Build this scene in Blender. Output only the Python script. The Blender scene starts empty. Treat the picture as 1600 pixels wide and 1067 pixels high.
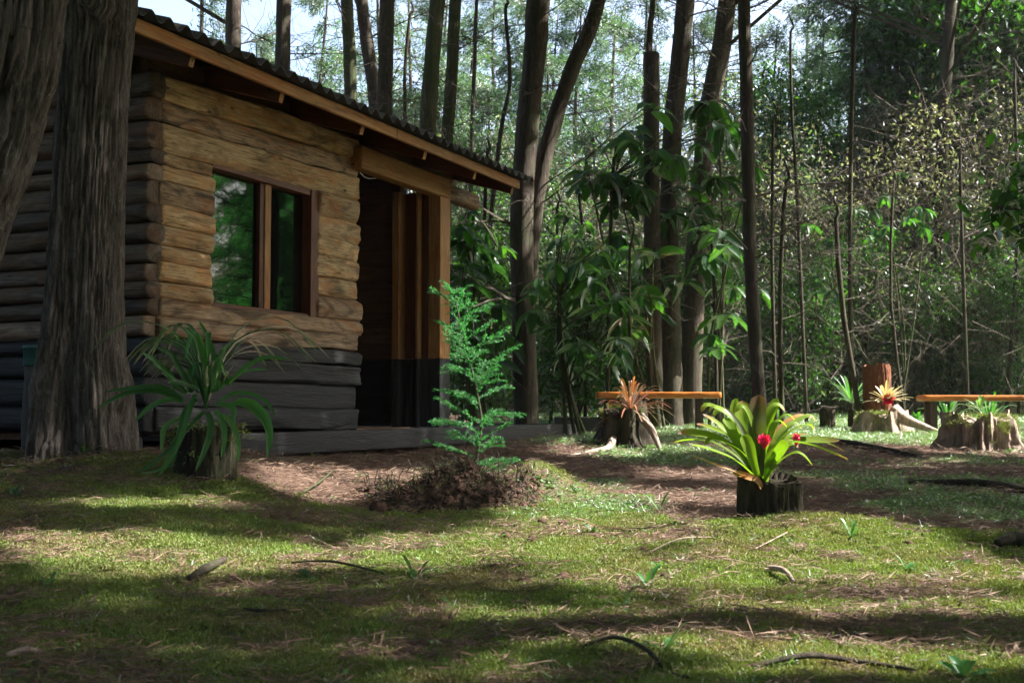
import bpy, math, random
import numpy as np
from mathutils import Vector, Matrix
R = math.radians
random.seed(7)
rng = np.random.default_rng(11)

# ------------------------------------------------------------------ camera, light, exposure
scene = bpy.context.scene
col = scene.collection
F_PX = 1866.7
PITCH = math.atan(106.5 / F_PX)
CAM_Z = 0.5
cam_d = bpy.data.cameras.new('camera')
cam_d.lens = 42.0
cam_d.sensor_width = 36.0
cam_d.clip_start = 0.05
cam_d.clip_end = 1000
cam = bpy.data.objects.new('camera', cam_d)
cam.location = (0, 0, CAM_Z)
cam.rotation_euler = (math.pi / 2 + PITCH, 0, 0)
cam_d.dof.use_dof = True
cam_d.dof.focus_distance = 7.0
cam_d.dof.aperture_fstop = 10.0
col.objects.link(cam)
scene.camera = cam

SUN_EL, SUN_AZ = R(48), math.atan2(1.0, 0.02)      # azimuth clockwise from +Y
S = np.array([math.cos(SUN_EL) * math.sin(SUN_AZ), math.cos(SUN_EL) * math.cos(SUN_AZ), math.sin(SUN_EL)])
world = bpy.data.worlds.new('World')
scene.world = world
world.use_nodes = True
wn = world.node_tree
sky = wn.nodes.new('ShaderNodeTexSky')
sky.sky_type = 'NISHITA'
sky.sun_disc = False
sky.sun_elevation = SUN_EL
sky.sun_rotation = SUN_AZ
sky.air_density = 1.0
sky.dust_density = 6.0
sky.ozone_density = 1.5
wn.links.new(sky.outputs[0], wn.nodes['Background'].inputs[0])
wn.nodes['Background'].inputs[1].default_value = 0.12
sun_d = bpy.data.lights.new('sun', 'SUN')
sun_d.energy = 5.0
sun_d.angle = R(0.6)
sun_d.color = (1.0, 0.94, 0.84)
sun = bpy.data.objects.new('sun', sun_d)
sun.rotation_euler = Vector(S).to_track_quat('Z', 'Y').to_euler()
sun.location = (10, 6, 20)
col.objects.link(sun)
scene.view_settings.view_transform = 'Standard'
scene.view_settings.look = 'None'
scene.view_settings.exposure = 2.2
scene.view_settings.gamma = 1.0
scene.render.engine = 'CYCLES'
scene.cycles.max_bounces = 8
scene.cycles.diffuse_bounces = 4
scene.cycles.glossy_bounces = 3
scene.cycles.transmission_bounces = 4
scene.cycles.transparent_max_bounces = 4
scene.cycles.use_denoising = True
scene.cycles.sample_clamp_indirect = 6.0

# ------------------------------------------------------------------ small maths
def ray(px, py):
    v = 533.5 - py
    d = np.array([px - 800.0, F_PX * math.cos(PITCH) - v * math.sin(PITCH), F_PX * math.sin(PITCH) + v * math.cos(PITCH)])
    return d
def P(px, py, Y):
    d = ray(px, py); d = d * (Y / d[1])
    return np.array([d[0], d[1], d[2] + CAM_Z])
def project(p):
    p = np.asarray(p, float)
    x, y, z = p[..., 0], p[..., 1], p[..., 2] - CAM_Z
    c, s = math.cos(PITCH), math.sin(PITCH)
    f = y * c + z * s
    v = z * c - y * s
    f = np.where(np.abs(f) < 1e-3, 1e-3, f)
    return 800 + F_PX * x / f, 533.5 - F_PX * v / f, f
def sstep(a, b, x):
    t = np.clip((np.asarray(x, float) - a) / (b - a), 0, 1)
    return t * t * (3 - 2 * t)
def _hash(ix, iy, iz, seed):
    h = (ix.astype(np.int64) * 374761393 + iy.astype(np.int64) * 668265263 + iz.astype(np.int64) * 2147483647 + seed * 1274126177) & 0xFFFFFFFF
    h = ((h ^ (h >> 13)) * 1274126177) & 0xFFFFFFFF
    h = (h ^ (h >> 16)) & 0xFFFFFFFF
    return h / 4294967295.0
def vn(x, y, z=0.0, seed=0):
    x, y, z = np.broadcast_arrays(np.asarray(x, float), np.asarray(y, float), np.asarray(z, float))
    ix, iy, iz = np.floor(x), np.floor(y), np.floor(z)
    fx, fy, fz = x - ix, y - iy, z - iz
    fx, fy, fz = [t * t * (3 - 2 * t) for t in (fx, fy, fz)]
    r = 0
    for a in (0, 1):
        for b in (0, 1):
            for c in (0, 1):
                w = (fx if a else 1 - fx) * (fy if b else 1 - fy) * (fz if c else 1 - fz)
                r = r + w * _hash(ix + a, iy + b, iz + c, seed)
    return r
def fbm(x, y, z=0.0, seed=0, octs=4):
    r, a, t = 0, 0.5, 0
    for o in range(octs):
        r = r + a * vn(np.asarray(x) * 2 ** o, np.asarray(y) * 2 ** o, np.asarray(z) * 2 ** o, seed + o * 17)
        t += a; a *= 0.5
    return r / t
def unit(a):
    a = np.asarray(a, float)
    return a / np.maximum(np.linalg.norm(a, axis=-1, keepdims=True), 1e-9)
def rand_dirs(n, zlo=-1, zhi=1):
    z = rng.uniform(zlo, zhi, n); a = rng.uniform(0, 2 * np.pi, n); r = np.sqrt(1 - z * z)
    return np.stack([r * np.cos(a), r * np.sin(a), z], -1)

# ------------------------------------------------------------------ mesh helpers
class Geo:
    """Collects vertices and polygons and links them as ONE mesh object."""
    def __init__(s):
        s.v = []; s.f = []; s.var = []; s.n = 0; s.t = []
    def add(s, v, faces, var=0.5):
        v = np.asarray(v, float).reshape(-1, 3)
        for f in (faces if isinstance(faces, list) else [faces]):
            s.f.append(np.asarray(f, np.int64) + s.n)
        s.v.append(v)
        s.var.append(np.broadcast_to(np.asarray(var, float), (len(v),)).copy())
        s.n += len(v)
    def mesh(s, name, mat, smooth=False):
        me = bpy.data.meshes.new(name)
        V = np.concatenate(s.v)
        me.vertices.add(len(V)); me.vertices.foreach_set('co', V.astype(np.float32).ravel())
        idx = np.concatenate([f.ravel() for f in s.f])
        tot = np.concatenate([np.full(len(f), f.shape[1]) for f in s.f])
        st = np.concatenate([[0], np.cumsum(tot)[:-1]])
        me.loops.add(len(idx)); me.loops.foreach_set('vertex_index', idx.astype(np.int32))
        me.polygons.add(len(tot)); me.polygons.foreach_set('loop_start', st.astype(np.int32))
        me.polygons.foreach_set('use_smooth', np.full(len(tot), bool(smooth)))
        at = me.attributes.new('var', 'FLOAT', 'POINT')
        at.data.foreach_set('value', np.concatenate(s.var).astype(np.float32))
        me.update(calc_edges=True)
        if mat: me.materials.append(mat)
        return me
    def build(s, name, mat, parent=None, smooth=False, loc=None):
        o = bpy.data.objects.new(name, s.mesh(name, mat, smooth))
        col.objects.link(o)
        if loc is not None: o.location = loc
        if parent: o.parent = parent
        return o
    # shapes
    def box(s, x0, x1, y0, y1, z0, z1, bev=0.0, var=0.5, shear=0.0):
        """box; shear tilts z along y"""
        if bev <= 0:
            v = [(x, y, z + shear * y) for x in (x0, x1) for y in (y0, y1) for z in (z0, z1)]
            s.add(v, np.array([[0, 1, 3, 2], [4, 6, 7, 5], [0, 4, 5, 1], [2, 3, 7, 6], [0, 2, 6, 4], [1, 5, 7, 3]]), var)
            return
        b = bev
        xs = [x0, x0 + b, x1 - b, x1]; ring = []
        for k, x in enumerate(xs):
            i = b if k in (0, 3) else 0.0
            pts = [(y0 + i, z0 + b), (y0 + b, z0 + i), (y1 - b, z0 + i), (y1 - i, z0 + b), (y1 - i, z1 - b), (y1 - b, z1 - i), (y0 + b, z1 - i), (y0 + i, z1 - b)]
            ring.append([(x, y, z + shear * y) for y, z in pts])
        v = np.array(ring).reshape(-1, 3)
        q = []
        for k in range(3):
            for j in range(8):
                q.append([k * 8 + j, k * 8 + (j + 1) % 8, (k + 1) * 8 + (j + 1) % 8, (k + 1) * 8 + j])
        s.add(v, [np.array(q), np.array([list(range(7, -1, -1)), [24 + j for j in range(8)]])], var)
    def tube(s, path, rad, sides=8, var=0.5, cap=True, disp=None):
        path = np.asarray(path, float); n = len(path)
        rad = np.broadcast_to(np.asarray(rad, float), (n,))
        T = unit(np.gradient(path, axis=0))
        ref = np.array([0.0, 1.0, 0.0]) if abs(T[0][1]) < 0.8 else np.array([1.0, 0, 0])
        U = unit(np.cross(T, ref)); W = np.cross(T, U)
        a = np.arange(sides) * 2 * np.pi / sides
        rr = rad[:, None] * np.ones(sides)[None]
        if disp is not None: rr = rr * disp(a[None, :] + 0 * rr, np.linspace(0, 1, n)[:, None] + 0 * rr, path[:, None, 2] + 0 * rr)
        v = path[:, None] + rr[..., None] * (np.cos(a)[None, :, None] * U[:, None] + np.sin(a)[None, :, None] * W[:, None])
        i, j = np.meshgrid(np.arange(n - 1), np.arange(sides), indexing='ij')
        q = np.stack([i * sides + j, i * sides + (j + 1) % sides, (i + 1) * sides + (j + 1) % sides, (i + 1) * sides + j], -1).reshape(-1, 4)
        fs = [q]
        if cap and sides > 2:
            fs += [np.array([list(range(sides - 1, -1, -1))]), np.array([[(n - 1) * sides + k for k in range(sides)]])]
        s.add(v, fs, var)
    def sticks(s, A, B, r0, r1, var=0.5):
        """many straight three-sided sticks at once"""
        A = np.asarray(A, float); B = np.asarray(B, float); n = len(A)
        if n == 0: return
        T = unit(B - A); ref = np.where(np.abs(T[:, 2:3]) < 0.9, np.array([[0, 0, 1.0]]), np.array([[1.0, 0, 0]]))
        U = unit(np.cross(T, ref)); W = np.cross(T, U)
        r0 = np.broadcast_to(r0, (n,))[:, None]; r1 = np.broadcast_to(r1, (n,))[:, None]
        vs = []
        for k in range(3):
            a = k * 2 * np.pi / 3
            e = math.cos(a) * U + math.sin(a) * W
            vs += [A + e * r0, B + e * r1]
        v = np.stack(vs, 1)                                     # n,6,3
        base = np.arange(n)[:, None, None] * 6
        q = np.array([[0, 2, 3, 1], [2, 4, 5, 3], [4, 0, 1, 5]])[None] + base
        s.add(v, q.reshape(-1, 4), np.repeat(np.broadcast_to(var, (n,)), 6))
    def leaves(s, Po, D, N, L, W, var=0.5, fold=0.15, wide=0.45):
        Po = np.asarray(Po, float); n = len(Po)
        if n == 0: return
        D = unit(D); N = np.asarray(N, float)
        Sd = unit(np.cross(D, N)); N = np.cross(Sd, D)
        L = np.broadcast_to(L, (n,))[:, None]; W = np.broadcast_to(W, (n,))[:, None]
        m = Po + D * L * wide
        v = np.stack([Po, m + Sd * W / 2 + N * W * fold, Po + D * L - N * W * fold * .5, m - Sd * W / 2 + N * W * fold], 1)
        t = np.array([[0, 1, 2], [0, 2, 3]])[None] + np.arange(n)[:, None, None] * 4
        s.add(v, t.reshape(-1, 3), np.repeat(np.broadcast_to(var, (n,)), 4))
    def merge(s, V, Fs, var, M):
        """add an existing piece (V, faces) transformed by 4x4 M"""
        s.add(V @ M[:3, :3].T + M[:3, 3], Fs, var)

def tag(o, label=None, cat=None, group=None, kind=None):
    if label: o['label'] = label
    if cat: o['category'] = cat
    if group: o['group'] = group
    if kind: o['kind'] = kind
    return o
def empty(name, loc=(0, 0, 0), rz=0.0, label=None, cat=None, group=None):
    o = bpy.data.objects.new(name, None); col.objects.link(o)
    o.empty_display_size = 0.2
    o.location = [float(t) for t in loc]; o.rotation_euler = (0, 0, rz)
    return tag(o, label, cat, group)

# ------------------------------------------------------------------ materials
def new_mat(name):
    m = bpy.data.materials.new(name); m.use_nodes = True
    nt = m.node_tree
    return m, nt, nt.nodes['Principled BSDF']
def node(nt, typ, **kw):
    n = nt.nodes.new(typ)
    for k, v in kw.items():
        if k in ('op', 'operation'): n.operation = v
        elif k == 'blend': n.data_type = 'RGBA'; n.blend_type = v
        else:
            setattr(n, k, v)
    return n
def ramp(nt, fac, stops):
    r = nt.nodes.new('ShaderNodeValToRGB')
    el = r.color_ramp.elements
    while len(el) > 1: el.remove(el[-1])
    el[0].position = stops[0][0]; el[0].color = (*stops[0][1], 1)
    for p, c in stops[1:]:
        e = el.new(p); e.color = (*c, 1)
    nt.links.new(fac, r.inputs[0])
    return r.outputs[0]
def noise(nt, vec, scale, detail=4, rough=0.6, dist=0.0):
    n = nt.nodes.new('ShaderNodeTexNoise')
    n.inputs['Scale'].default_value = scale; n.inputs['Detail'].default_value = detail
    n.inputs['Roughness'].default_value = rough; n.inputs['Distortion'].default_value = dist
    if vec is not None: nt.links.new(vec, n.inputs['Vector'])
    return n.outputs[0]
def mapping(nt, vec, scale=(1, 1, 1), loc=(0, 0, 0)):
    n = nt.nodes.new('ShaderNodeMapping'); n.inputs['Scale'].default_value = scale; n.inputs['Location'].default_value = loc
    nt.links.new(vec, n.inputs['Vector']); return n.outputs[0]
def mixc(nt, fac, a, b, blend='MIX'):
    n = nt.nodes.new('ShaderNodeMix'); n.data_type = 'RGBA'; n.blend_type = blend
    for s, v in ((n.inputs[0], fac), (n.inputs[6], a), (n.inputs[7], b)):
        if isinstance(v, (int, float)): s.default_value = v
        elif isinstance(v, tuple): s.default_value = (*v, 1)
        else: nt.links.new(v, s)
    return n.outputs[2]
def mth(nt, op, a, b=0.0, c=None):
    n = nt.nodes.new('ShaderNodeMath'); n.operation = op
    for i, v in enumerate((a, b) if c is None else (a, b, c)):
        if isinstance(v, (int, float)): n.inputs[i].default_value = v
        else: nt.links.new(v, n.inputs[i])
    return n.outputs[0]
def bump(nt, bs, h, strength, dist=0.01):
    b = nt.nodes.new('ShaderNodeBump'); b.inputs['Strength'].default_value = strength; b.inputs['Distance'].default_value = dist
    nt.links.new(h, b.inputs['Height']); nt.links.new(b.outputs[0], bs.inputs['Normal'])
def objrand(nt):
    return nt.nodes.new('ShaderNodeObjectInfo').outputs['Random']
def shifted(nt, vec, amount=37.0):
    r = mth(nt, 'MULTIPLY', objrand(nt), amount)
    c = nt.nodes.new('ShaderNodeCombineXYZ')
    for i in range(3): nt.links.new(r, c.inputs[i])
    a = nt.nodes.new('ShaderNodeVectorMath'); a.operation = 'ADD'
    nt.links.new(vec, a.inputs[0]); nt.links.new(c.outputs[0], a.inputs[1])
    return a.outputs[0]
def coord(nt, which='Object'):
    return nt.nodes.new('ShaderNodeTexCoord').outputs[which]

def wood_mat(name, c_dark, c_mid, c_light, stain=0.5, rough=0.7, stretch=(1.5, 26, 26), bumpd=0.006, knots=True):
    m, nt, bs = new_mat(name)
    v = shifted(nt, coord(nt))
    g = noise(nt, mapping(nt, v, stretch), 3.0, 6, 0.65, 0.6)
    c = ramp(nt, g, [(0.28, c_dark), (0.5, c_mid), (0.72, c_light)])
    b = noise(nt, mapping(nt, v, (1.6, 5, 5)), 1.6, 3, 0.6, 1.2)
    bm = ramp(nt, b, [(0.46, (0, 0, 0)), (0.66, (1, 1, 1))])
    dk = tuple(t * 0.42 for t in c_dark)
    c = mixc(nt, mth(nt, 'MULTIPLY', bm, stain), c, (dk[0] * .85, dk[1] * .95, dk[2] * 1.1))
    if knots:
        vo = nt.nodes.new('ShaderNodeTexVoronoi'); vo.inputs['Scale'].default_value = 2.6
        nt.links.new(mapping(nt, v, (1.4, 3.2, 3.2)), vo.inputs['Vector'])
        k = ramp(nt, vo.outputs['Distance'], [(0.05, (1, 1, 1)), (0.13, (0, 0, 0))])
        c = mixc(nt, mth(nt, 'MULTIPLY', k, 0.9), c, tuple(t * .3 for t in c_dark))
    ob_ = noise(nt, mapping(nt, v, (1.1, 4, 4)), 2.1, 4, 0.6, 0.8)
    c = mixc(nt, ramp(nt, ob_, [(0.48, (0, 0, 0)), (0.68, (.75, .75, .75))]), c, (c_mid[0] * 1.0, c_mid[1] * .62, c_mid[2] * .36))
    # thin dark checks running with the grain
    ck = noise(nt, mapping(nt, v, (2.0, 60, 60)), 2.0, 3, 0.5, 0.3)
    km = ramp(nt, ck, [(0.61, (0, 0, 0)), (0.68, (1, 1, 1))])
    c = mixc(nt, mth(nt, 'MULTIPLY', km, 0.75), c, tuple(t * .35 for t in c_dark))
    r = objrand(nt)
    c = mixc(nt, 1.0, c, ramp(nt, r, [(0, (.66, .66, .68)), (.5, (.95, .93, .9)), (1, (1.12, 1.06, 1.0))]), 'MULTIPLY')
    nt.links.new(c, bs.inputs['Base Color'])
    bs.inputs['Roughness'].default_value = rough
    bs.inputs['Specular IOR Level'].default_value = 0.3
    bump(nt, bs, mth(nt, 'SUBTRACT', g, mth(nt, 'MULTIPLY', km, 0.4)), 0.8, bumpd)
    return m

M = {}
M['log'] = wood_mat('log_wood', (.26, .17, .085), (.57, .42, .235), (.80, .65, .42), 0.8, bumpd=.012)
M['log_grey'] = wood_mat('grey_log_wood', (.16, .115, .075), (.34, .25, .165), (.55, .43, .29), 0.9, bumpd=.014)
M['log_shade'] = wood_mat('shaded_side_log_wood', (.06, .048, .041), (.14, .112, .092), (.22, .18, .15), 0.8)  # darker copy of the log wood, side wall's shade put into its colour
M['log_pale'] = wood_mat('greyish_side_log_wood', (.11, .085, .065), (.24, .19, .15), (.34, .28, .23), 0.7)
M['sawn'] = wood_mat('sawn_wood', (.22, .105, .04), (.42, .235, .09), (.55, .33, .14), 0.25, 0.6, (1.0, 18, 18), 0.002)
M['sawn_dark'] = wood_mat('stained_wood', (.06, .025, .015), (.13, .055, .03), (.19, .085, .045), 0.3, 0.5, (1.0, 18, 18), 0.002)
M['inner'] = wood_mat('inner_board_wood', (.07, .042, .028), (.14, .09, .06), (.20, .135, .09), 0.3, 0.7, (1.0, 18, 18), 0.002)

def black_mat():
    m, nt, bs = new_mat('black_paint_wood')
    v = shifted(nt, coord(nt))
    g = noise(nt, mapping(nt, v, (1.5, 16, 16)), 3.0, 5, 0.65, 0.8)
    c = ramp(nt, g, [(0.3, (.010, .011, .013)), (0.55, (.026, .028, .032)), (0.78, (.06, .06, .06))])
    nt.links.new(c, bs.inputs['Base Color'])
    nt.links.new(ramp(nt, g, [(0.3, (.52,) * 3), (0.8, (.8,) * 3)]), bs.inputs['Roughness'])
    bs.inputs['Specular IOR Level'].default_value = 0.4
    bump(nt, bs, g, 1.0, 0.014)
    return m
M['black'] = black_mat()

def bark_mat(name, cd, cm, cl, lichen=0.25, moss=0.0, sc=1.0):
    m, nt, bs = new_mat(name)
    v = shifted(nt, coord(nt))
    g = mth(nt, 'ADD', mth(nt, 'MULTIPLY', noise(nt, mapping(nt, v, (14 * sc, 14 * sc, 1.8 * sc)), 2.2, 6, 0.68, 0.7), .6), mth(nt, 'MULTIPLY', noise(nt, mapping(nt, v, (40 * sc, 40 * sc, 9 * sc)), 2.2, 6, 0.75, 1.2), .4))
    c = ramp(nt, g, [(0.36, cd), (0.5, cm), (0.66, cl)])
    l = noise(nt, mapping(nt, v, (3.4, 3.4, 1.7)), 3.2, 6, 0.7, 1.5)
    lm = ramp(nt, l, [(0.60, (0, 0, 0)), (0.68, (1, 1, 1))])
    c = mixc(nt, mth(nt, 'MULTIPLY', lm, lichen), c, (.33, .34, .30))
    l2 = noise(nt, mapping(nt, v, (16, 16, 9)), 3.0, 4, 0.7, 0.8)
    c = mixc(nt, mth(nt, 'MULTIPLY', ramp(nt, l2, [(0.66, (0, 0, 0)), (0.70, (1, 1, 1))]), lichen), c, (.36, .36, .34))
    if moss > 0:
        mo = noise(nt, mapping(nt, v, (1.6, 1.6, .7)), 2.6, 5, 0.7, 0.5)
        mm = ramp(nt, mo, [(0.44, (0, 0, 0)), (0.6, (1, 1, 1))])
        c = mixc(nt, mth(nt, 'MULTIPLY', mm, moss), c, (.045, .07, .022))
    at = nt.nodes.new('ShaderNodeAttribute'); at.attribute_name = 'var'
    c = mixc(nt, 1.0, c, ramp(nt, at.outputs['Fac'], [(0, (.55, .55, .55)), (.5, (1, 1, 1)), (1, (1.25, 1.22, 1.2))]), 'MULTIPLY')
    nt.links.new(c, bs.inputs['Base Color'])
    bs.inputs['Roughness'].default_value = 0.85
    bs.inputs['Specular IOR Level'].default_value = 0.25
    bump(nt, bs, g, 1.0, 0.02)
    return m
M['bark_near'] = bark_mat('furrowed_bark', (.03, .025, .023), (.115, .098, .09), (.25, .225, .215), 0.6, 0.1)
M['bark'] = bark_mat('pine_bark', (.022, .017, .014), (.062, .047, .039), (.12, .096, .082), 0.3, 0.35)
M['bark_moss'] = bark_mat('mossy_bark', (.028, .026, .016), (.07, .07, .036), (.14, .14, .08), 0.2, 0.8)
M['bark_red'] = bark_mat('reddish_bark', (.07, .025, .014), (.17, .065, .035), (.27, .12, .07), 0.1, 0.0)
M['bark_dark'] = bark_mat('rotting_stump_wood', (.012, .009, .007), (.042, .032, .025), (.09, .07, .055), 0.1, 0.4)
M['bark_pale'] = bark_mat('pale_weathered_stump_wood', (.14, .095, .075), (.38, .29, .245), (.58, .48, .43), 0.3, 0.25)
M['twig'] = bark_mat('dead_twig_wood', (.05, .04, .034), (.115, .095, .082), (.21, .18, .16), 0.3, 0.0)

def leaf_mat(name, stops, trans, rough=0.45, tw=0.5, gloss=0.12, var='var', posn=0.0):
    m = bpy.data.materials.new(name); m.use_nodes = True
    nt = m.node_tree; nt.nodes.clear()
    out = nt.nodes.new('ShaderNodeOutputMaterial')
    at = nt.nodes.new('ShaderNodeAttribute'); at.attribute_name = var
    fac = at.outputs['Fac']
    if var == 'object': fac = objrand(nt)
    if posn > 0:
        geo = nt.nodes.new('ShaderNodeNewGeometry')
        n = noise(nt, geo.outputs['Position'], 2.6, 6, 0.7)
        fac = mth(nt, 'ADD', mth(nt, 'MULTIPLY', fac, 1 - posn), mth(nt, 'MULTIPLY', mth(nt, 'MULTIPLY_ADD', n, 2.2, -0.6), posn))
    c = ramp(nt, fac, stops)
    d = nt.nodes.new('ShaderNodeBsdfDiffuse'); nt.links.new(c, d.inputs[0])
    t = nt.nodes.new('ShaderNodeBsdfTranslucent')
    nt.links.new(mixc(nt, 1.0, c, trans, 'MULTIPLY'), t.inputs[0])
    mx = nt.nodes.new('ShaderNodeMixShader'); mx.inputs[0].default_value = tw
    nt.links.new(d.outputs[0], mx.inputs[1]); nt.links.new(t.outputs[0], mx.inputs[2])
    g = nt.nodes.new('ShaderNodeBsdfGlossy'); g.inputs['Roughness'].default_value = rough
    g.inputs[0].default_value = (.9, .95, 1, 1)
    fr = nt.nodes.new('ShaderNodeFresnel'); fr.inputs[0].default_value = 1.45
    m2 = nt.nodes.new('ShaderNodeMixShader')
    nt.links.new(mth(nt, 'MULTIPLY', fr.outputs[0], gloss * 6), m2.inputs[0])
    nt.links.new(mx.outputs[0], m2.inputs[1]); nt.links.new(g.outputs[0], m2.inputs[2])
    nt.links.new(m2.outputs[0], out.inputs[0])
    return m
G = (1.15, 1.8, .75)
M['needle'] = leaf_mat('pine_needles', [(0, (.05, .075, .05)), (.6, (.085, .125, .075)), (1, (.12, .165, .09))], G, .6, .5, .03)
M['canopy'] = leaf_mat('shade_canopy_leaves', [(0, (.03, .055, .022)), (.6, (.05, .09, .03)), (1, (.08, .13, .035))], G, .6, .45, .03)
M['shrub'] = leaf_mat('shrub_leaves', [(0, (.022, .05, .026)), (.6, (.035, .085, .033)), (1, (.075, .13, .035))], (1.7, 2.6, .35), .45, .5, .05)
M['bigleaf'] = leaf_mat('large_glossy_leaves', [(0, (.022, .05, .028)), (.6, (.035, .085, .036)), (1, (.06, .12, .035))], (1.7, 2.7, .4), .4, .5, .05, var='object')
M['brush'] = leaf_mat('thicket_leaves', [(0, (.22, .16, .14)), (.3, (.17, .15, .12)), (.45, (.07, .11, .055)), (.75, (.07, .13, .05)), (1, (.13, .21, .06))], G, .6, .5, .02)
M['seedling'] = leaf_mat('bright_conifer_needles', [(0, (.035, .12, .06)), (.6, (.06, .23, .095)), (1, (.12, .35, .15))], (1.0, 1.5, .5), .6, .5, .008)
M['strap'] = leaf_mat('strap_leaves', [(0, (.035, .10, .035)), (.7, (.06, .17, .05)), (1, (.13, .25, .10))], (1.6, 2.5, .4), .32, .4, .12)
M['moss'] = leaf_mat('moss', [(0, (.24, .16, .11)), (.25, (.22, .18, .10)), (.45, (.18, .21, .075)), (.7, (.17, .245, .065)), (1, (.27, .34, .10))], (1.2, 1.25, .45), .8, .3, .008, posn=.72)
M['grass'] = leaf_mat('grass_blades', [(0, (.13, .18, .085)), (.5, (.12, .22, .085)), (1, (.21, .32, .13))], (1.3, 1.6, .5), .5, .4, .08)
M['litter'] = leaf_mat('dry_needles', [(0, (.11, .065, .045)), (.5, (.20, .13, .09)), (1, (.30, .21, .15))], (1, 1, 1), .6, .15, .05)

def plain(name, c, rough=0.6, spec=0.4, metal=0.0, var=0.25, sc=6):
    m, nt, bs = new_mat(name)
    n = noise(nt, shifted(nt, coord(nt)), sc, 5, 0.65)
    nt.links.new(mixc(nt, 1.0, (c[0], c[1], c[2]), ramp(nt, n, [(0.3, (1 - var,) * 3), (0.7, (1 + var,) * 3)]), 'MULTIPLY'), bs.inputs['Base Color'])
    bs.inputs['Roughness'].default_value = rough; bs.inputs['Specular IOR Level'].default_value = spec
    bs.inputs['Metallic'].default_value = metal
    bump(nt, bs, n, 0.3, 0.004)
    return m
M['roofing'] = plain('weathered_corrugated_roofing', (.045, .045, .045), .6, .4, 0, .5, 9)
M['bench'] = plain('varnished_orange_wood', (.50, .165, .035), .3, .5, 0, .3, 5)
M['post'] = plain('dark_bench_leg_wood', (.05, .035, .028), .7)
M['teal'] = plain('teal_plastic', (.03, .11, .11), .45)
M['soil'] = plain('dark_peaty_soil', (.075, .046, .036), .95, .1, 0, .6, 30)
M['cable'] = plain('pale_cable', (.35, .35, .36), .5)
M['stone'] = plain('dark_stone', (.06, .058, .055), .8)
m, nt, bs = new_mat('window_glass')
bs.inputs['Base Color'].default_value = (.004, .005, .005, 1); bs.inputs['Roughness'].default_value = 0.02
bs.inputs['IOR'].default_value = 1.75; bs.inputs['Specular IOR Level'].default_value = 0.5
nn = noise(nt, coord(nt), 2.0, 2); bump(nt, bs, nn, 0.05, 0.02)
M['glass'] = m

# ------------------------------------------------------------------ the ground
def mossy_rise(x, y):
    """small rises: at the seedling, beside it, in front of the bromeliad stump"""
    def b(cx, cy, rx, ry, h): return h * np.exp(-((x - cx) / rx) ** 2 - ((y - cy) / ry) ** 2)
    return (b(-.28, 5.75, .42, .26, .055) + b(.13, 6.05, .21, .24, .155) + b(1.05, 4.3, .5, .26, .07) + b(-1.35, 5.5, .3, .3, .02)
            + b(-2.15, 5.85, .35, .3, .05) + b(.6, 10, .35, .35, .06) + b(1.6, 4.2, .8, .25, .02))
YR = [-5, 0, 2, 4.5, 5.2, 6, 8, 11, 16, 20, 60]; ZR = [-.1, -.03, 0, .045, .035, .06, .1, .205, .28, .39, .6]
YL = [-5, 0, 2, 4, 5.2, 6, 6.8, 7.3, 8, 11, 20, 60]; ZL = [-.15, -.05, 0, .14, .21, .26, .25, .19, .18, .22, .4, .6]
def gz(x, y, fine=True):
    x = np.asarray(x, float); y = np.asarray(y, float)
    w = sstep(-.3, -1.7, x) if False else 1 - sstep(-1.7, -.3, x)
    z = np.interp(y, YR, ZR) * (1 - w) + np.interp(y, YL, ZL) * w
    # wooded bank rising behind the clearing, higher towards +X
    far = sstep(21, 50, y)
    z = z + far * (2.2 + 9.0 * sstep(2, 16, x * 30 / np.maximum(y, 20)) + 1.0 * sstep(-2, -16, x) * 0)
    z = z + sstep(9, 16, np.abs(x) - 0.42 * np.maximum(y, 0)) * 0.6
    if fine:
        z = z + mossy_rise(x, y)
        z = z + (fbm(x * 1.3, y * 1.3, 0, 3, 3) - .5) * .05 + (fbm(x * 7, y * 7, 0, 9, 3) - .5) * .034 * (1 - sstep(10, 20, y))
    return z
def ground_hit(px, py):
    d = ray(px, py); t = 0.5 / max(1e-3, -d[2]) if d[2] < 0 else 40 / d[1]
    lo, hi = 0.3 / d[1], 45 / d[1]
    prev = lo
    for k in range(400):
        s = lo * (hi / lo) ** (k / 399)
        p = d * s
        if p[2] + CAM_Z < gz(p[0], p[1]): break
        prev = s
    p = d * (prev + s) / 2
    return np.array([p[0], p[1], float(gz(p[0], p[1]))])

def moss_mask(x, y):
    """1 = moss, 0 = bare needle-covered earth / thin grass"""
    n = fbm(x * 1.1, y * 1.1, 0, 21, 4) - .5
    edge = np.interp(x, [-3, -2.2, -1.2, -.6, .3, 1.0, 1.6, 2.4, 4], [6.4, 6.2, 5.45, 5.3, 5.75, 4.65, 4.1, 3.5, 2.9]) + n * 1.0
    m = 1 - sstep(edge - .25, edge + .25, y)
    m = np.maximum(m, np.exp(-((x - .13) / .26) ** 2 - ((y - 6.0) / .32) ** 2) * 1.3)
    m = m * (1 - .8 * np.exp(-((x + .32) / .38) ** 2 - ((y - 5.75) / .22) ** 2))
    m = m * (1 - 0.65 * sstep(.54, .64, fbm(x * 1.9, y * 2.6, 0, 41, 4)))
    m = m * (1 - 0.55 * sstep(.56, .65, fbm(x * 5, y * 6, 0, 43, 3)))
    m = m * (1 - .75 * np.exp(-((x + 1.9) / .5) ** 2 - ((y - 3.75) / .2) ** 2))
    return np.clip(m, 0, 1)
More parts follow.
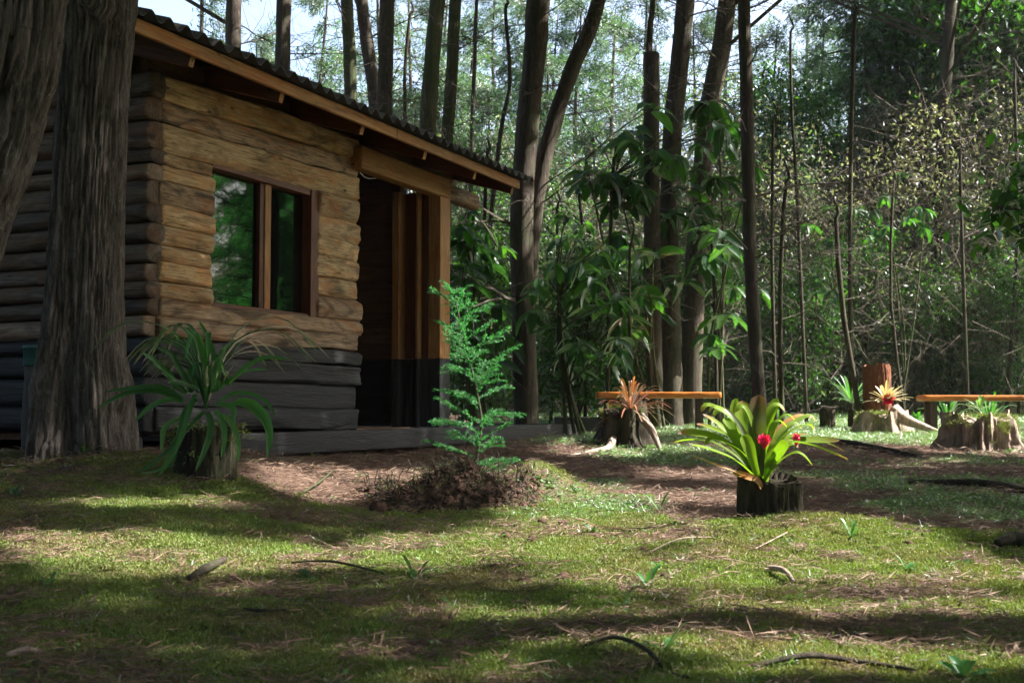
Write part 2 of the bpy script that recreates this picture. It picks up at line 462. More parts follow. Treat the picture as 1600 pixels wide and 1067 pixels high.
def grass_mask(x, y):
    lawn = sstep(10.3, 11.2, y + .6 * (fbm(x, y, 0, 5, 3) - .5)) * (1 - sstep(21, 26, y)) * sstep(-.5, 1.0, x)
    patch = sstep(.47, .58, fbm(x * .9, y * 1.3, 0, 77, 4)) * sstep(4.6, 5.4, y) * sstep(-.2, .6, x) * .8
    return np.clip(np.maximum(lawn, patch), 0, 1)

xs = np.concatenate([-np.geomspace(60, 4.6, 24), np.linspace(-4.5, 4.5, 300), np.geomspace(4.6, 60, 24)])
ys = np.concatenate([np.linspace(-20, 1.0, 14), np.linspace(1.1, 7, 300), np.linspace(7.05, 21, 160), np.geomspace(21.3, 90, 60)])
X, Yg = np.meshgrid(xs, ys)
Z = gz(X, Yg)
# soft rough relief of the earth close to the viewer
Z = Z + (fbm(X * 22, Yg * 22, 0, 15, 2) - .5) * .022 * (1 - sstep(6, 12, Yg))
g = Geo()
ny, nx = X.shape
i, j = np.meshgrid(np.arange(ny - 1), np.arange(nx - 1), indexing='ij')
q = np.stack([i * nx + j, i * nx + j + 1, (i + 1) * nx + j + 1, (i + 1) * nx + j], -1).reshape(-1, 4)
g.add(np.stack([X, Yg, Z], -1).reshape(-1, 3), q, moss_mask(X, Yg).ravel())

m, nt, bs = new_mat('forest_floor')
pos = nt.nodes.new('ShaderNodeNewGeometry').outputs['Position']
at = nt.nodes.new('ShaderNodeAttribute'); at.attribute_name = 'var'
n1 = noise(nt, pos, 45, 6, 0.7); n2 = noise(nt, pos, 5, 5, 0.65); n3 = noise(nt, mapping(nt, pos, (1, 1, 1)), 160, 3, 0.6)
earth = ramp(nt, n1, [(0.3, (.045, .028, .022)), (0.5, (.13, .082, .062)), (0.7, (.26, .18, .145))])
earth = mixc(nt, ramp(nt, n2, [(0.4, (0, 0, 0)), (0.62, (.8, .8, .8))]), earth, (.10, .062, .05))
mossc = ramp(nt, n1, [(0.3, (.045, .06, .014)), (0.5, (.10, .13, .03)), (0.72, (.17, .2, .05))])
mf = mth(nt, 'ADD', at.outputs['Fac'], mth(nt, 'MULTIPLY', mth(nt, 'SUBTRACT', n2, 0.5), 1.2))
c = mixc(nt, ramp(nt, mf, [(0.35, (0, 0, 0)), (0.62, (1, 1, 1))]), earth, mossc)
at2 = nt.nodes.new('ShaderNodeAttribute'); at2.attribute_name = 'lawn'
lawnc = ramp(nt, n1, [(0.3, (.07, .10, .045)), (0.55, (.12, .18, .075)), (0.72, (.19, .25, .12))])
c = mixc(nt, mth(nt, 'MULTIPLY', at2.outputs['Fac'], .75), c, lawnc)
nt.links.new(c, bs.inputs['Base Color']); bs.inputs['Roughness'].default_value = 0.95; bs.inputs['Specular IOR Level'].default_value = 0.15
bump(nt, bs, mth(nt, 'ADD', n1, mth(nt, 'MULTIPLY', n3, 0.4)), 1.0, 0.02)
M['floor'] = m
ground = g.build('ground', M['floor'], smooth=True)
at_ = ground.data.attributes.new('lawn', 'FLOAT', 'POINT'); at_.data.foreach_set('value', grass_mask(X, Yg).ravel().astype(np.float32))
tag(ground, 'mossy forest clearing floor with bare reddish earth behind', kind='structure')
# ------------------------------------------------------------------ the cabin
WALL_C = np.array([-2.18, 7.40]); WD = np.array([math.sin(R(24.5)), math.cos(R(24.5))]); WNn = np.array([-WD[1], WD[0]])  # inward
def wall_pt(px, py, s=0.0):
    """(t, z) where the pixel's ray meets the vertical plane s metres inside the front wall"""
    d = ray(px, py); o = WALL_C + WNn * s
    # k*d.xy = o + t*WD
    A = np.array([[d[0], -WD[0]], [d[1], -WD[1]]]); k, t = np.linalg.solve(A, o)
    return t, CAM_Z + k * d[2]
cabin = empty('log_cabin', (WALL_C[0], WALL_C[1], 0), math.atan2(WD[1], WD[0]),
              'small log cabin with golden upper logs, black painted lower logs and corrugated roof', 'cabin')
logn = [0]
def log_mesh(L, h, depth, sd, power=2.6, rings=None, wob=1.0, taper=0.0):
    rings = rings or int(14 + L * 34); sides = 30
    x = np.concatenate([[-L / 2, -L / 2 + .006], np.linspace(-L / 2 + .02, L / 2 - .02, rings), [L / 2 - .006, L / 2]])
    sc = np.concatenate([[.86, .95], np.ones(rings), [.95, .86]])
    a = np.arange(sides) * 2 * np.pi / sides
    ca, sa = np.cos(a), np.sin(a)
    ex = 2 / power
    yy = np.sign(ca) * np.abs(ca) ** ex; zz = np.sign(sa) * np.abs(sa) ** (ex * .8)
    X_, A_ = np.meshgrid(x, a, indexing='ij')
    nz = 1 + wob * ((fbm(X_ * 1.6 + sd * 9.1, np.cos(A_) * 1.2, np.sin(A_) * 1.2, sd, 3) - .5) * .42 + (fbm(X_ * 7 + sd, np.cos(A_) * 3, np.sin(A_) * 3, sd + 5, 2) - .5) * .13 + (fbm(X_ * 3.0 + sd, A_ * 5, 0, sd + 9, 2) - .5) * .10)
    tp = 1 + taper * x / L
    vy = depth / 2 * yy[None] * nz * sc[:, None]
    vz = h / 2 * zz[None] * (1 + (nz - 1) * .35) * sc[:, None] * tp[:, None] + (fbm(x * 1.3, 0 * x, sd, sd, 2) - .5)[:, None] * .02 * wob
    v = np.stack([X_, vy, vz], -1).reshape(-1, 3)
    n = len(x)
    i, j = np.meshgrid(np.arange(n - 1), np.arange(sides), indexing='ij')
    q = np.stack([i * sides + j, i * sides + (j + 1) % sides, (i + 1) * sides + (j + 1) % sides, (i + 1) * sides + j], -1).reshape(-1, 4)
    g = Geo(); g.add(v, [q, np.array([list(range(sides - 1, -1, -1))]), np.array([[(n - 1) * sides + k for k in range(sides)]])])
    return g
def log(t0, t1, z0, z1, mat, s=0.06, depth=.17, power=2.6, name='log', label=None, wob=1.0, slope=0.0):
    logn[0] += 1
    g = log_mesh(t1 - t0, (z1 - z0) * 1.05, depth, logn[0], power, wob=wob)
    o = g.build(name, mat, cabin, True)
    o.location = ((t0 + t1) / 2, s, (z0 + z1) / 2); o.rotation_euler = (0, -slope, 0)
    if label: o['label'] = label
    return o
def wz(px, py): return wall_pt(px, py)[1]
TW = 2.31
# long logs over the window (slightly uneven like hewn slabs)
zA, zB, zC, zD = 2.60, wz(253, 152), wz(253, 188), wz(253, 233)
zA2, zB2, zC2, zD2 = wz(553, 214), wz(553, 247), wz(553, 275), wz(553, 311)
def long_log(za, zb, za2, zb2, mat, t0=0.0, t1=TW, **k):
    zc, zc2 = (za + zb) / 2, (za2 + zb2) / 2
    h = ((za - zb) + (za2 - zb2)) / 2
    z = (zc + zc2) / 2
    return log(t0, t1, z - h / 2, z + h / 2, mat, slope=math.atan2(zc2 - zc, TW), **k)
long_log(zA, zB, zA2, zB2, M['log'], power=4.6, depth=.12, wob=1.6)
long_log(zB, zC, zB2, zC2, M['log_grey'], power=4.2, depth=.11, s=.07, wob=1.3, label='greyer log with bark stains')
long_log(zC, zD, zC2, zD2, M['log'], power=4.8, depth=.12, wob=1.6)
# short logs left and right of the window
T_L, T_R = wall_pt(336, 350)[0], wall_pt(496, 400)[0]
left_y = [233, 256, 281, 321, 350, 380, 410, 440, 468]
for k in range(8):
    log(random.uniform(-.015, .01), T_L + random.uniform(-.018, .018), wz(250, left_y[k + 1]), wz(250, left_y[k]),
        M['log_grey'] if k == 2 else M['log'], depth=.13, s=.065 + random.uniform(-.008, .008), power=random.uniform(3.0, 4.4), wob=2.1)
right_y = [312, 348, 383, 411, 441, 470, 503]
for k in range(6):
    log(T_R + random.uniform(-.015, .01), TW + random.uniform(-.03, .03), wz(556, right_y[k + 1]), wz(556, right_y[k]), M['log_grey'] if k == 5 else M['log'], depth=.15, s=.065 + random.uniform(-.008, .008), power=random.uniform(3.0, 4.4), wob=2.1)
long_log(wz(250, 466), wz(250, 494), wz(556, 500), wz(556, 524), M['log_grey'], t0=-.02, t1=TW + .03, depth=.16, power=3.4, s=.06, wob=1.8)
long_log(wz(250, 495), wz(250, 526), wz(556, 524), wz(556, 550), M['log_grey'], t0=-.03, t1=TW - .01, depth=.15, power=3.8, wob=1.8)
long_log(wz(250, 527), wz(250, 552), wz(556, 551), wz(556, 573), M['black'], t0=-.03, t1=TW + .03, depth=.15, power=3.2, wob=1.8)
long_log(wz(250, 553), wz(250, 590), wz(556, 574), wz(556, 602), M['black'], t0=-.03, t1=TW + .03, depth=.15, power=3.6, wob=1.8)
long_log(wz(250, 592), wz(250, 632), wz(556, 603), wz(556, 640), M['black'], t0=-.02, t1=TW, depth=.12, power=7, s=.08, wob=.3, name='plank', label='flat black plank')
long_log(wz(250, 634), wz(250, 674), wz(556, 642), wz(556, 672), M['black'], t0=-.03, t1=TW + .01, depth=.15, power=3.6, wob=1.8)
# side wall running back from the corner: courses of logs, its shade put into their colour
zlev = [wz(250, y) for y in (674, 634, 590, 553, 526, 495, 467, 440, 412, 382, 350, 320, 281, 256, 233, 188, 152, 112)]
k = 0
for z0, z1 in list(zip(zlev[:-1], zlev[1:])) + [(2.6 + .17 * i, 2.77 + .17 * i) for i in range(6)]:
    s0 = .01 if z1 < 2.62 else max(.01, (z1 - 2.74) / .3 + .1)
    s1 = 4.2
    logn[0] += 1; k += 1
    h = z1 - z0
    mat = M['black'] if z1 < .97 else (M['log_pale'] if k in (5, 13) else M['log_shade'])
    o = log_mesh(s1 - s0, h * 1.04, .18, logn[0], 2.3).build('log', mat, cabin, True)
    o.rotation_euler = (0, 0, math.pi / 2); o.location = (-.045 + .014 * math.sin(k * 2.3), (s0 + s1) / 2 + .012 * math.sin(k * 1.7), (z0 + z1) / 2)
# rear / inner walls so the cabin is a closed volume
def cbox(name, mat, x0, x1, y0, y1, z0, z1, bev=.004, label=None, parent=None, along='x'):
    """box part in cabin space; its grain runs along its own x axis"""
    cx, cy, cz = (x0 + x1) / 2, (y0 + y1) / 2, (z0 + z1) / 2
    hx, hy, hz = (x1 - x0) / 2, (y1 - y0) / 2, (z1 - z0) / 2
    g = Geo()
    if along == 'x': g.box(-hx, hx, -hy, hy, -hz, hz, bev); rot = (0, 0, 0)
    elif along == 'z': g.box(-hz, hz, -hy, hy, -hx, hx, bev); rot = (0, -math.pi / 2, 0)
    else: g.box(-hy, hy, -hx, hx, -hz, hz, bev); rot = (0, 0, math.pi / 2)
    o = g.build(name, mat, parent or cabin); o.location = (cx, cy, cz); o.rotation_euler = rot
    if label: o['label'] = label
    return o
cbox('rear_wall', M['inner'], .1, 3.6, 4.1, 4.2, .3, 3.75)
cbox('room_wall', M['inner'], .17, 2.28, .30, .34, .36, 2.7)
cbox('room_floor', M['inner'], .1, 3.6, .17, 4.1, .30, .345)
Z_PAINT = wz(300, 528) - .005
# right-hand wall of the entry, boards laid horizontally, black below the paint line
cbox('board_backing', M['inner'], 3.67, 3.69, .38, 4.08, .35, 2.75, 0, along='y')
zz = .35
nb = 0
while zz < 2.70:
    h = .145
    z1 = min(zz + h, 2.72)
    if zz < Z_PAINT < z1 - .01: z1 = Z_PAINT
    cbox('board', M['black'] if z1 <= Z_PAINT + .001 else M['inner'], 3.62, 3.66, .38, 4.08, zz, z1 - .0005, .004, along='y')
    zz = z1
# wall to the left of the entry
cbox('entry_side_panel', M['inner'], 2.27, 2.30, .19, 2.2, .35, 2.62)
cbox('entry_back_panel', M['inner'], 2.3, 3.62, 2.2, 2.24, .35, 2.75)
def upright(x0, x1, y0, y1, z1, mat, name, label=None):
    cbox(name, M['black'], x0, x1, y0, y1, .345, Z_PAINT - .002, .004, along='z', label=(label + ' painted black below') if label else None)
    return cbox(name, mat, x0, x1, y0, y1, Z_PAINT, z1, .004, along='z')
upright(3.56, 3.75, -.07, .05, 2.44, M['sawn'], 'post')
upright(3.56, 3.66, .053, .12, 2.46, M['sawn_dark'], 'jamb')
upright(3.50, 3.66, .123, .15, 2.46, M['sawn'], 'jamb')
upright(3.58, 3.66, .153, .30, 2.46, M['sawn_dark'], 'door_board')
upright(3.47, 3.62, .305, .375, 2.46, M['sawn'], 'jamb')
# header beam over the doorway and its pale tail end
hb0 = wall_pt(551, 217, -.07); 
beam = long_log(2.585, 2.41, 2.585, 2.41, M['sawn'], t0=2.2, t1=3.72, depth=.12, power=8, s=-.03, wob=.25, name='header_beam')
log(3.73, 4.45, 2.42, 2.56, M['log_grey'], s=.03, depth=.12, power=4, name='beam_end')
log(-.05, 4.2, 2.60, 2.78, M['inner'], s=.16, depth=.14, power=6, name='top_plate')
# roof: rafters, fascia, corrugated sheets
ROOF_K = .30
def roof_z(s): return 2.60 + ROOF_K * (s + .6)
TE0, TE1 = -.95, 4.16
raf_t = [wall_pt(px, py, -.52)[0] for px, py in ((300, 95), (440, 150), (566, 200), (664, 240), (742, 275))] + [TE1 - .04]
for t in [-.9] + raf_t:
    g = Geo(); g.box(0, 4.9, -.022, .022, -.13, 0, .004)
    o = g.build('rafter', M['sawn_dark'], cabin); o.location = (t, -.545, roof_z(-.545) - .005)
    o.rotation_euler = (0, -math.atan(ROOF_K), math.pi / 2)
    cap = Geo(); cap.box(-.003, 0, -.021, .021, -.128, -.002)
    cap.build('end_grain', M['sawn'], o)
for t0, t1 in ((TE0, 1.9), (1.905, TE1)):
    cbox('fascia_board', M['sawn'], t0, t1, -.58, -.553, roof_z(-.57) - .075, roof_z(-.57) + .003, .004)
for s in (0.3, 1.2, 2.2, 3.2):
    cbox('batten', M['inner'], TE0, TE1, s, s + .05, roof_z(s) - .01, roof_z(s) + .018)
wl = .146; nsheet = 6
Ls = (TE1 + .05 - TE0 + .05) / nsheet
for k in range(nsheet):
    a0 = TE0 - .05 + k * Ls; a1 = a0 + Ls + .07
    xx = np.arange(a0, a1, wl / 12); ss = np.linspace(-.66 - .012 * (k % 2), 4.5, 14)
    A_, B_ = np.meshgrid(xx, ss)
    zt = roof_z(B_) + .045 + .026 * np.cos(2 * np.pi * A_ / wl) + .0045 * (k % 2)
    top = np.stack([A_, B_, zt], -1); bot = top - np.array([0, 0, .007])
    g = Geo(); n_, m_ = A_.shape
    ii, jj = np.meshgrid(np.arange(n_ - 1), np.arange(m_ - 1), indexing='ij')
    qd = np.stack([ii * m_ + jj, ii * m_ + jj + 1, (ii + 1) * m_ + jj + 1, (ii + 1) * m_ + jj], -1).reshape(-1, 4)
    off = n_ * m_
    e = np.arange(m_ - 1)
    front = np.stack([e, off + e, off + e + 1, e + 1], -1)
    g.add(np.concatenate([top.reshape(-1, 3), bot.reshape(-1, 3)]), [qd, qd[:, ::-1] + off, front])
    g.build('roof_sheet', M['roofing'], cabin, True)
# window
wt = wz(338, 259); wt = (wall_pt(338, 260)[1] + wall_pt(492, 299)[1]) / 2; wb = (wall_pt(338, 472)[1] + wall_pt(492, 496)[1]) / 2
sW = .07
tm0, tm1 = wall_pt(402, 380, sW)[0], wall_pt(418, 380, sW)[0]
tj = wall_pt(474, 380, sW)[0]
win = cbox('window', M['sawn_dark'], tj, T_R + .02, -.0, .16, wb - .02, wt + .02, .003, along='z')
wparts = [('mullion', 'sawn', tm0 + .05, tm1, sW - .03, sW + .04, wb, wt, 'z'), ('mullion', 'sawn_dark', tm0, tm0 + .048, sW - .02, sW + .04, wb, wt, 'z'),
          ('head_rail', 'sawn_dark', T_L - .02, tj, sW - .06, sW + .05, wt - .025, wt + .02, 'x'), ('sill_rail', 'sawn_dark', T_L - .02, tj, sW - .05, sW + .05, wb - .03, wb + .012, 'x'),
          ('frame', 'sawn_dark', T_L - .03, T_L + .025, sW - .02, sW + .05, wb, wt, 'z')]
def reparent(o, p):
    bpy.context.view_layer.update()
    o.parent = p; o.matrix_parent_inverse = Matrix(p.matrix_local).inverted()
for nme, mt, x0, x1, y0, y1, z0, z1, al in wparts:
    reparent(cbox(nme, M[mt], x0, x1, y0, y1, z0, z1, .003, along=al), win)
for x0, x1 in ((T_L + .025, tm0), (tm1, tj)):
    reparent(cbox('pane', M['glass'], x0 - .005, x1 + .005, sW + .012, sW + .018, wb, wt, 0, along='x'), win)
# wire in the doorway
g = Geo(); c0 = np.array([2.33, .02, 2.36])
g.tube([(2.31, .0, 2.40), (2.38, .0, 2.375), (2.46, .0, 2.375), (2.56, .0, 2.40)], .005, 5)
g.build('cable', M['cable'], cabin)
# deck: long front beams and planks; block under the corner
DK = .35
def deck_beam(t0, t1, s0, s1, z0, z1, rz=0.0):
    g = log_mesh(t1 - t0, z1 - z0, s1 - s0, int(t0 * 10) + 60, 9, wob=.25)
    o = g.build('deck_beam', M['black'], cabin, True); o.location = ((t0 + t1) / 2, (s0 + s1) / 2, (z0 + z1) / 2); o.rotation_euler = (0, 0, rz)
deck_beam(.0, 3.45, -.40, -.28, .20, DK)
deck_beam(3.46, 6.25, -.40, -.28, .20, DK)
deck_beam(-.62, -.3, -.15, .1, .22, .34)
y0 = -.275
for k in range(9):
    cbox('deck_plank', M['black'], 0.05, 6.2, y0, y0 + .142, DK - .045, DK - .012, .004)
    y0 += .148
deck_beam(6.1, 6.22, -.27, 1.0, .20, DK)

# dark step block beyond the deck
st = Geo(); st.box(-.3, .3, -.12, .12, 0, .16, .008); bx = P(908, 664, 13.6)
o = st.build('step_block', M['black'], smooth=False, loc=(bx[0], bx[1], float(gz(bx[0], bx[1])) + .02))
tag(o, 'low dark timber block on the ground at the far end of the cabin deck', 'timber block')
# teal pipe-like drum beside the side wall
bp = P(52, 600, 7.0)
t = empty('rain_barrel', (bp[0], bp[1], float(gz(bp[0], bp[1]))), 0, 'narrow barrel with teal lid standing against the dark side wall of the cabin', 'barrel')
zt = P(52, 540, 7.0)[2] - t.location[2]
g = Geo(); zs = np.linspace(0, zt - .12, 8); g.tube(np.stack([0 * zs, 0 * zs, zs], -1), .055 + .006 * np.sin(zs * 9), 20); g.build('body', M['stone'], t, True)
g = Geo(); zs = np.array([zt - .12, zt - .11, zt - .02, zt - .02, zt]); g.tube(np.stack([0 * zs, 0 * zs, zs], -1), [.058, .06, .06, .066, .062], 20); g.build('lid', M['teal'], t, True)
# ------------------------------------------------------------------ trees
def smooth_path(pts, n):
    pts = np.asarray(pts, float); m = len(pts)
    u = np.linspace(0, m - 1, n); i = np.clip(u.astype(int), 0, m - 2); f = (u - i)[:, None]
    pm = pts[np.clip(i - 1, 0, m - 1)]; p0 = pts[i]; p1 = pts[i + 1]; p2 = pts[np.clip(i + 2, 0, m - 1)]
    return .5 * ((2 * p0) + (-pm + p1) * f + (2 * pm - 5 * p0 + 4 * p1 - p2) * f ** 2 + (-pm + 3 * p0 - 3 * p1 + p2) * f ** 3)
def trunk_path(pxs, Y, top=12.0, Ys=None):
    """pixel list from top to bottom -> 3-D points from the ground up; goes on beyond the frame to height top"""
    p = np.array([P(x, y, Y if Ys is None else Ys[k]) for k, (x, y) in enumerate(pxs)])[::-1]
    gx, gy = p[0][0], p[0][1]
    g0 = float(gz(gx, gy)) - .12
    if p[0][2] > g0 + .05:
        d = (p[0] - p[1]); b = p[0] + d * ((g0 - p[0][2]) / min(d[2], -1e-3)) * .6; b[2] = g0
        p = np.vstack([b, p])
    else: p[0][2] = g0
    d = unit(p[-1] - p[-2])
    if p[-1][2] < top:
        k = (top - p[-1][2]) / max(d[2], .3)
        p = np.vstack([p, p[-1] + d * k * .5 + np.array([.05, 0, 0]), p[-1] + d * k])
    return p
def bark_disp(seed, lobes=0.0, fur=.10, rscale=1.0, flare=0.0, base=0.0):
    def f(a, u, z):
        ca, sa = np.cos(a), np.sin(a)
        k = 5.0 * rscale
        n = fbm(ca * k + seed * 3, sa * k, z * 1.6 * rscale, seed, 4)
        pl = np.clip(np.abs(n - .5) * 7.5, 0, 1) ** .7
        r = 1 + fur * (pl - .75) + fur * .5 * (fbm(ca * k * 2.2 + seed, sa * k * 2.2, z * 6 * rscale, seed + 8, 2) - .5)
        n2 = fbm(ca * 1.3 + seed, sa * 1.3, z * .6, seed + 3, 2) - .5
        r = r + n2 * .14
        if lobes: r = r + lobes * np.cos(a * 5 + 1.3 + 1.1 * np.sin(z * .8)) * .5 * np.exp(-np.maximum(z - base, 0) / 1.5) + lobes * .5 * np.cos(a * 3 + seed)
        if flare: r = r + flare * np.exp(-np.maximum(z - base, 0) / .22) * (1 + .5 * np.cos(a * 5 + 1.3))
        return r
    return f
def make_trunk(root, path, radii, mat, sides=12, step=.25, seed=1, name='trunk', **k):
    L = np.linalg.norm(np.diff(path, axis=0), axis=1).sum()
    n = max(6, int(L / step)); sp = smooth_path(path, n)
    rr = np.interp(np.linspace(0, 1, n), np.linspace(0, 1, len(radii)), radii)
    g = Geo(); g.tube(sp - np.array(root.location), rr, sides, disp=bark_disp(seed, **k))
    g.build(name, mat, root, True)
    return sp, rr
def twig_geo(g, sp, rr, zlo, zhi, n, Lr, r=.010, droop=.15, toward=None, sub=4):
    """dead side branches with finer twigs, on a trunk path (world coordinates)"""
    A, B, r0, r1, var = [], [], [], [], []
    zz = sp[:, 2]
    for k in range(n):
        z = rng.uniform(zlo, zhi); c = np.array([np.interp(z, zz, sp[:, i]) for i in range(3)])
        az = rng.uniform(0, 2 * np.pi); d = np.array([math.cos(az), math.sin(az), rng.uniform(-.1, .45)])
        L = rng.uniform(*Lr); p = c; ns = 6; rad = r * rng.uniform(.6, 1.4); v = rng.uniform(.2, 1)
        for s in range(ns):
            q = p + unit(d) * L / ns
            A.append(p); B.append(q); r0.append(rad * (1 - s / ns * .8)); r1.append(rad * (1 - (s + 1) / ns * .8)); var.append(v)
            if s > 0:
                for _ in range(sub):
                    if rng.random() < .6:
                        dd = unit(unit(d) * .6 + rng.normal(0, .6, 3)); e = p + (q - p) * rng.random()
                        l2 = L * rng.uniform(.12, .35); e2 = e + dd * l2; e3 = e2 + unit(dd + rng.normal(0, .4, 3)) * l2 * .7
                        A += [e, e2]; B += [e2, e3]; r0 += [rad * .35, rad * .25]; r1 += [rad * .25, rad * .1]; var += [v, v]
            d = d + rng.normal(0, .13, 3) - np.array([0, 0, droop / ns * 1.5]); p = q
    g.sticks(np.array(A), np.array(B), np.array(r0), np.array(r1), np.array(var))
def rebase(g, root):
    g.v = [v - np.array(root.location) for v in g.v]
    return g

forest = []      # (trunk xy at canopy height, root) used to hang crowns on
def forest_tree(pxs, Y, w, mat, label, top=12.0, twigs=26, seed=0, w_top=None, sides=12, name='pine_tree', cat='tree', step=.3, tw=(.7, 2.2), crown=True, group=None, Ys=None, **k):
    path = trunk_path(pxs, Y, top, Ys)
    root = empty(name, (path[0][0], path[0][1], float(gz(path[0][0], path[0][1]))), 0, label, cat, group)
    r = w / 2 / F_PX * Y
    rad = [r * 1.12, r * 1.02, r, r * .96, (w_top or w * .9) / 2 / F_PX * Y, r * .6]
    sp, rr = make_trunk(root, path, rad, mat, sides, step, seed, base=root.location.z, **k)
    if twigs:
        g = Geo(); twig_geo(g, sp, rr, 1.6, top - 1, twigs, tw, r=.011); rebase(g, root).build('dead_branches', M['twig'], root)['kind'] = 'stuff'
    if crown: forest.append([sp, root, []])
    return root, sp, rr

# two big trunks close by on the left
t1, sp1, _ = forest_tree([(20, -60), (14, 0), (-5, 120), (-38, 230), (-74, 330), (-108, 430), (-145, 560), (-180, 720)], 4.3, 170, M['bark_near'],
    'thick leaning trunk with flaking furrowed bark at the left edge of the view', twigs=0, sides=230, step=.02, seed=5, name='big_tree', w_top=164, fur=.19, rscale=1.9, top=9)
t2, sp2, _ = forest_tree([(156, -60), (154, 0), (142, 150), (134, 300), (127, 450), (123, 560), (122, 640), (122, 690)], 5.9, 103, M['bark_near'],
    'large dark fluted tree trunk with spreading base in front of the cabin side wall', twigs=0, sides=240, step=.02, seed=9, name='big_tree', w_top=104, fur=.14, rscale=2.0, lobes=.22, flare=.26, top=9)

tr = [
 ([(366, -20), (364, 85), (362, 400)], 17, 25, 'bark', 'leftmost dark straight trunk rising behind the cabin roof'),
 ([(445, -20), (441, 115), (438, 400)], 16, 25, 'bark', 'dark straight trunk behind the cabin roof, second from the left'),
 ([(541, -20), (547, 110), (552, 400)], 18, 20, 'bark_moss', 'thin greenish trunk behind the roof, crossing beside a leaning one'),
 ([(563, -20), (572, 60), (586, 165), (600, 400)], 18.6, 21, 'bark', 'trunk leaning right behind the cabin roof, next to a thin greenish one'),
 ([(606, -20), (602, 120), (597, 400)], 16.5, 24, 'bark', 'dark upright trunk behind the middle of the cabin roof'),
 ([(686, -20), (675, 100), (669, 205), (662, 450)], 15.5, 27, 'bark_moss', 'mossy trunk leaning slightly, behind the roof left of a thinner mossy one'),
 ([(713, -20), (706, 110), (699, 225), (692, 450)], 16.5, 20, 'bark_moss', 'thinner mossy green trunk behind the roof, right of a thicker mossy one'),
 ([(1019, -20), (1017, 60), (1016, 84)], 12, 10, None, ''),
]
for k, (px, Y, w, mt, lb) in enumerate(tr[:-1]):
    forest_tree(px, Y, w, M[mt], lb, twigs=30, seed=20 + k)
# forked tree at the roof's end
tf, spf, _ = forest_tree([(842, -20), (838, 60), (829, 150), (819, 260), (815, 350), (818, 500), (822, 648)], 13.2, 36, M['bark'],
    'large dark forked trunk standing at the far end of the cabin roof', twigs=34, seed=31, name='forked_tree', w_top=38, sides=18, step=.12)
pth = smooth_path(np.array([P(x, y, 13.4) for x, y in [(826, 470), (831, 380), (843, 280), (866, 190), (895, 105), (920, 50), (942, -25)]]), 40)
pth = np.vstack([pth, pth[-1] + unit(pth[-1] - pth[-2]) * 3])
g = Geo(); g.tube(pth, np.interp(np.linspace(0, 1, len(pth)), [0, .3, 1], [.075, .095, .085]), 12, disp=bark_disp(33))
twig_geo(g, pth, None, 2.5, 6, 12, (.6, 1.8), r=.01)
rebase(g, tf).build('stem', M['bark'], tf, True)
more = [
 ([(1074, -20), (1064, 80), (1052, 200), (1045, 350), (1048, 500), (1050, 645)], 15.8, 31, 'bark', 'thick dark pine trunk behind the large-leaved shrub and left bench'),
 ([(1140, -20), (1128, 70), (1110, 160), (1095, 300), (1085, 450), (1078, 645)], 16.4, 32, 'bark', 'thick trunk leaning right at its top, between the shrub and a slim mossy trunk'),
 ([(1162, -20), (1165, 100), (1168, 220), (1172, 400), (1180, 540), (1187, 645)], 10.8, 21, 'bark', 'slim bare trunk directly behind the bromeliad on its stump'),
 ([(1470, 260), (1466, 350), (1462, 500), (1458, 640)], 22.5, 20, 'bark_dark', 'dark trunk deep in the thicket right of the rusty upright stump'),
]
for k, (px, Y, w, mt, lb) in enumerate(more):
    forest_tree(px, Y, w, M[mt], lb, twigs=40, seed=40 + k, sides=16, step=.15, tw=(.6, 1.9))
# snapped dead trunk with a thin stem going on above it
ps = trunk_path([(1018, 84), (1018, 200), (1019, 400), (1022, 560), (1024, 648)], 15.4, 4.0)
snag = empty('snapped_tree', (ps[0][0], ps[0][1], float(gz(ps[0][0], ps[0][1]))), 0, 'snapped dead trunk with a frayed top and thin stem, within the large-leaved shrub', 'tree')
g = Geo(); sp = smooth_path(ps, 60); rr_ = np.full(60, .105)
g.tube(sp - np.array(snag.location), rr_, 16, disp=bark_disp(55, fur=.14)); g.build('trunk', M['bark'], snag, True)
g = Geo(); A = []; B = []
for k in range(26):
    a = rng.uniform(0, 6.28); p0 = sp[-1] + np.array([math.cos(a) * .06, math.sin(a) * .06, -.05]); A.append(p0); B.append(p0 + np.array([rng.normal(0, .02), rng.normal(0, .02), rng.uniform(.05, .2)]))
g.sticks(A, B, .014, .003, .8); rebase(g, snag).build('splinters', M['bark_pale'], snag)
g = Geo(); pp = smooth_path(np.array([P(1014, 90, 15.4), P(1016, 40, 15.4), P(1021, -30, 15.4), P(1026, -400, 15.4)]), 14)
g.tube(pp, np.linspace(.045, .03, 14), 8); twig_geo(g, pp, None, 5.2, 6.6, 8, (.4, 1.2), r=.007); rebase(g, snag).build('stem', M['bark'], snag, True)

LM = [(365, 'the leftmost trunk behind the roof'), (441, 'the second trunk behind the roof'), (547, 'the thin greenish trunk'), (602, 'the middle trunk behind the roof'), (675, 'the thicker mossy trunk'),
      (706, 'the thinner mossy trunk'), (825, 'the forked tree'), (1017, 'the snapped trunk'), (1055, 'the thick pine by the bench'), (1112, 'the right-leaning trunk'), (1168, 'the slim bare trunk'),
      (1333, 'the slender conifer'), (1465, 'the dark thicket trunk'), (1600, 'the edge of the view')]
used_labels = {}
def beside(px, what, Y):
    lx, nm = min(LM, key=lambda q: abs(q[0] - px)); side = 'left' if px < lx else 'right'
    for w in ('', ', farther back', ', behind another', ', farthest back', ', smaller one', ', paler one'):
        s_ = what + ' just ' + side + ' of ' + nm + w
        if s_ not in used_labels: break
    used_labels[s_] = 1
    return s_
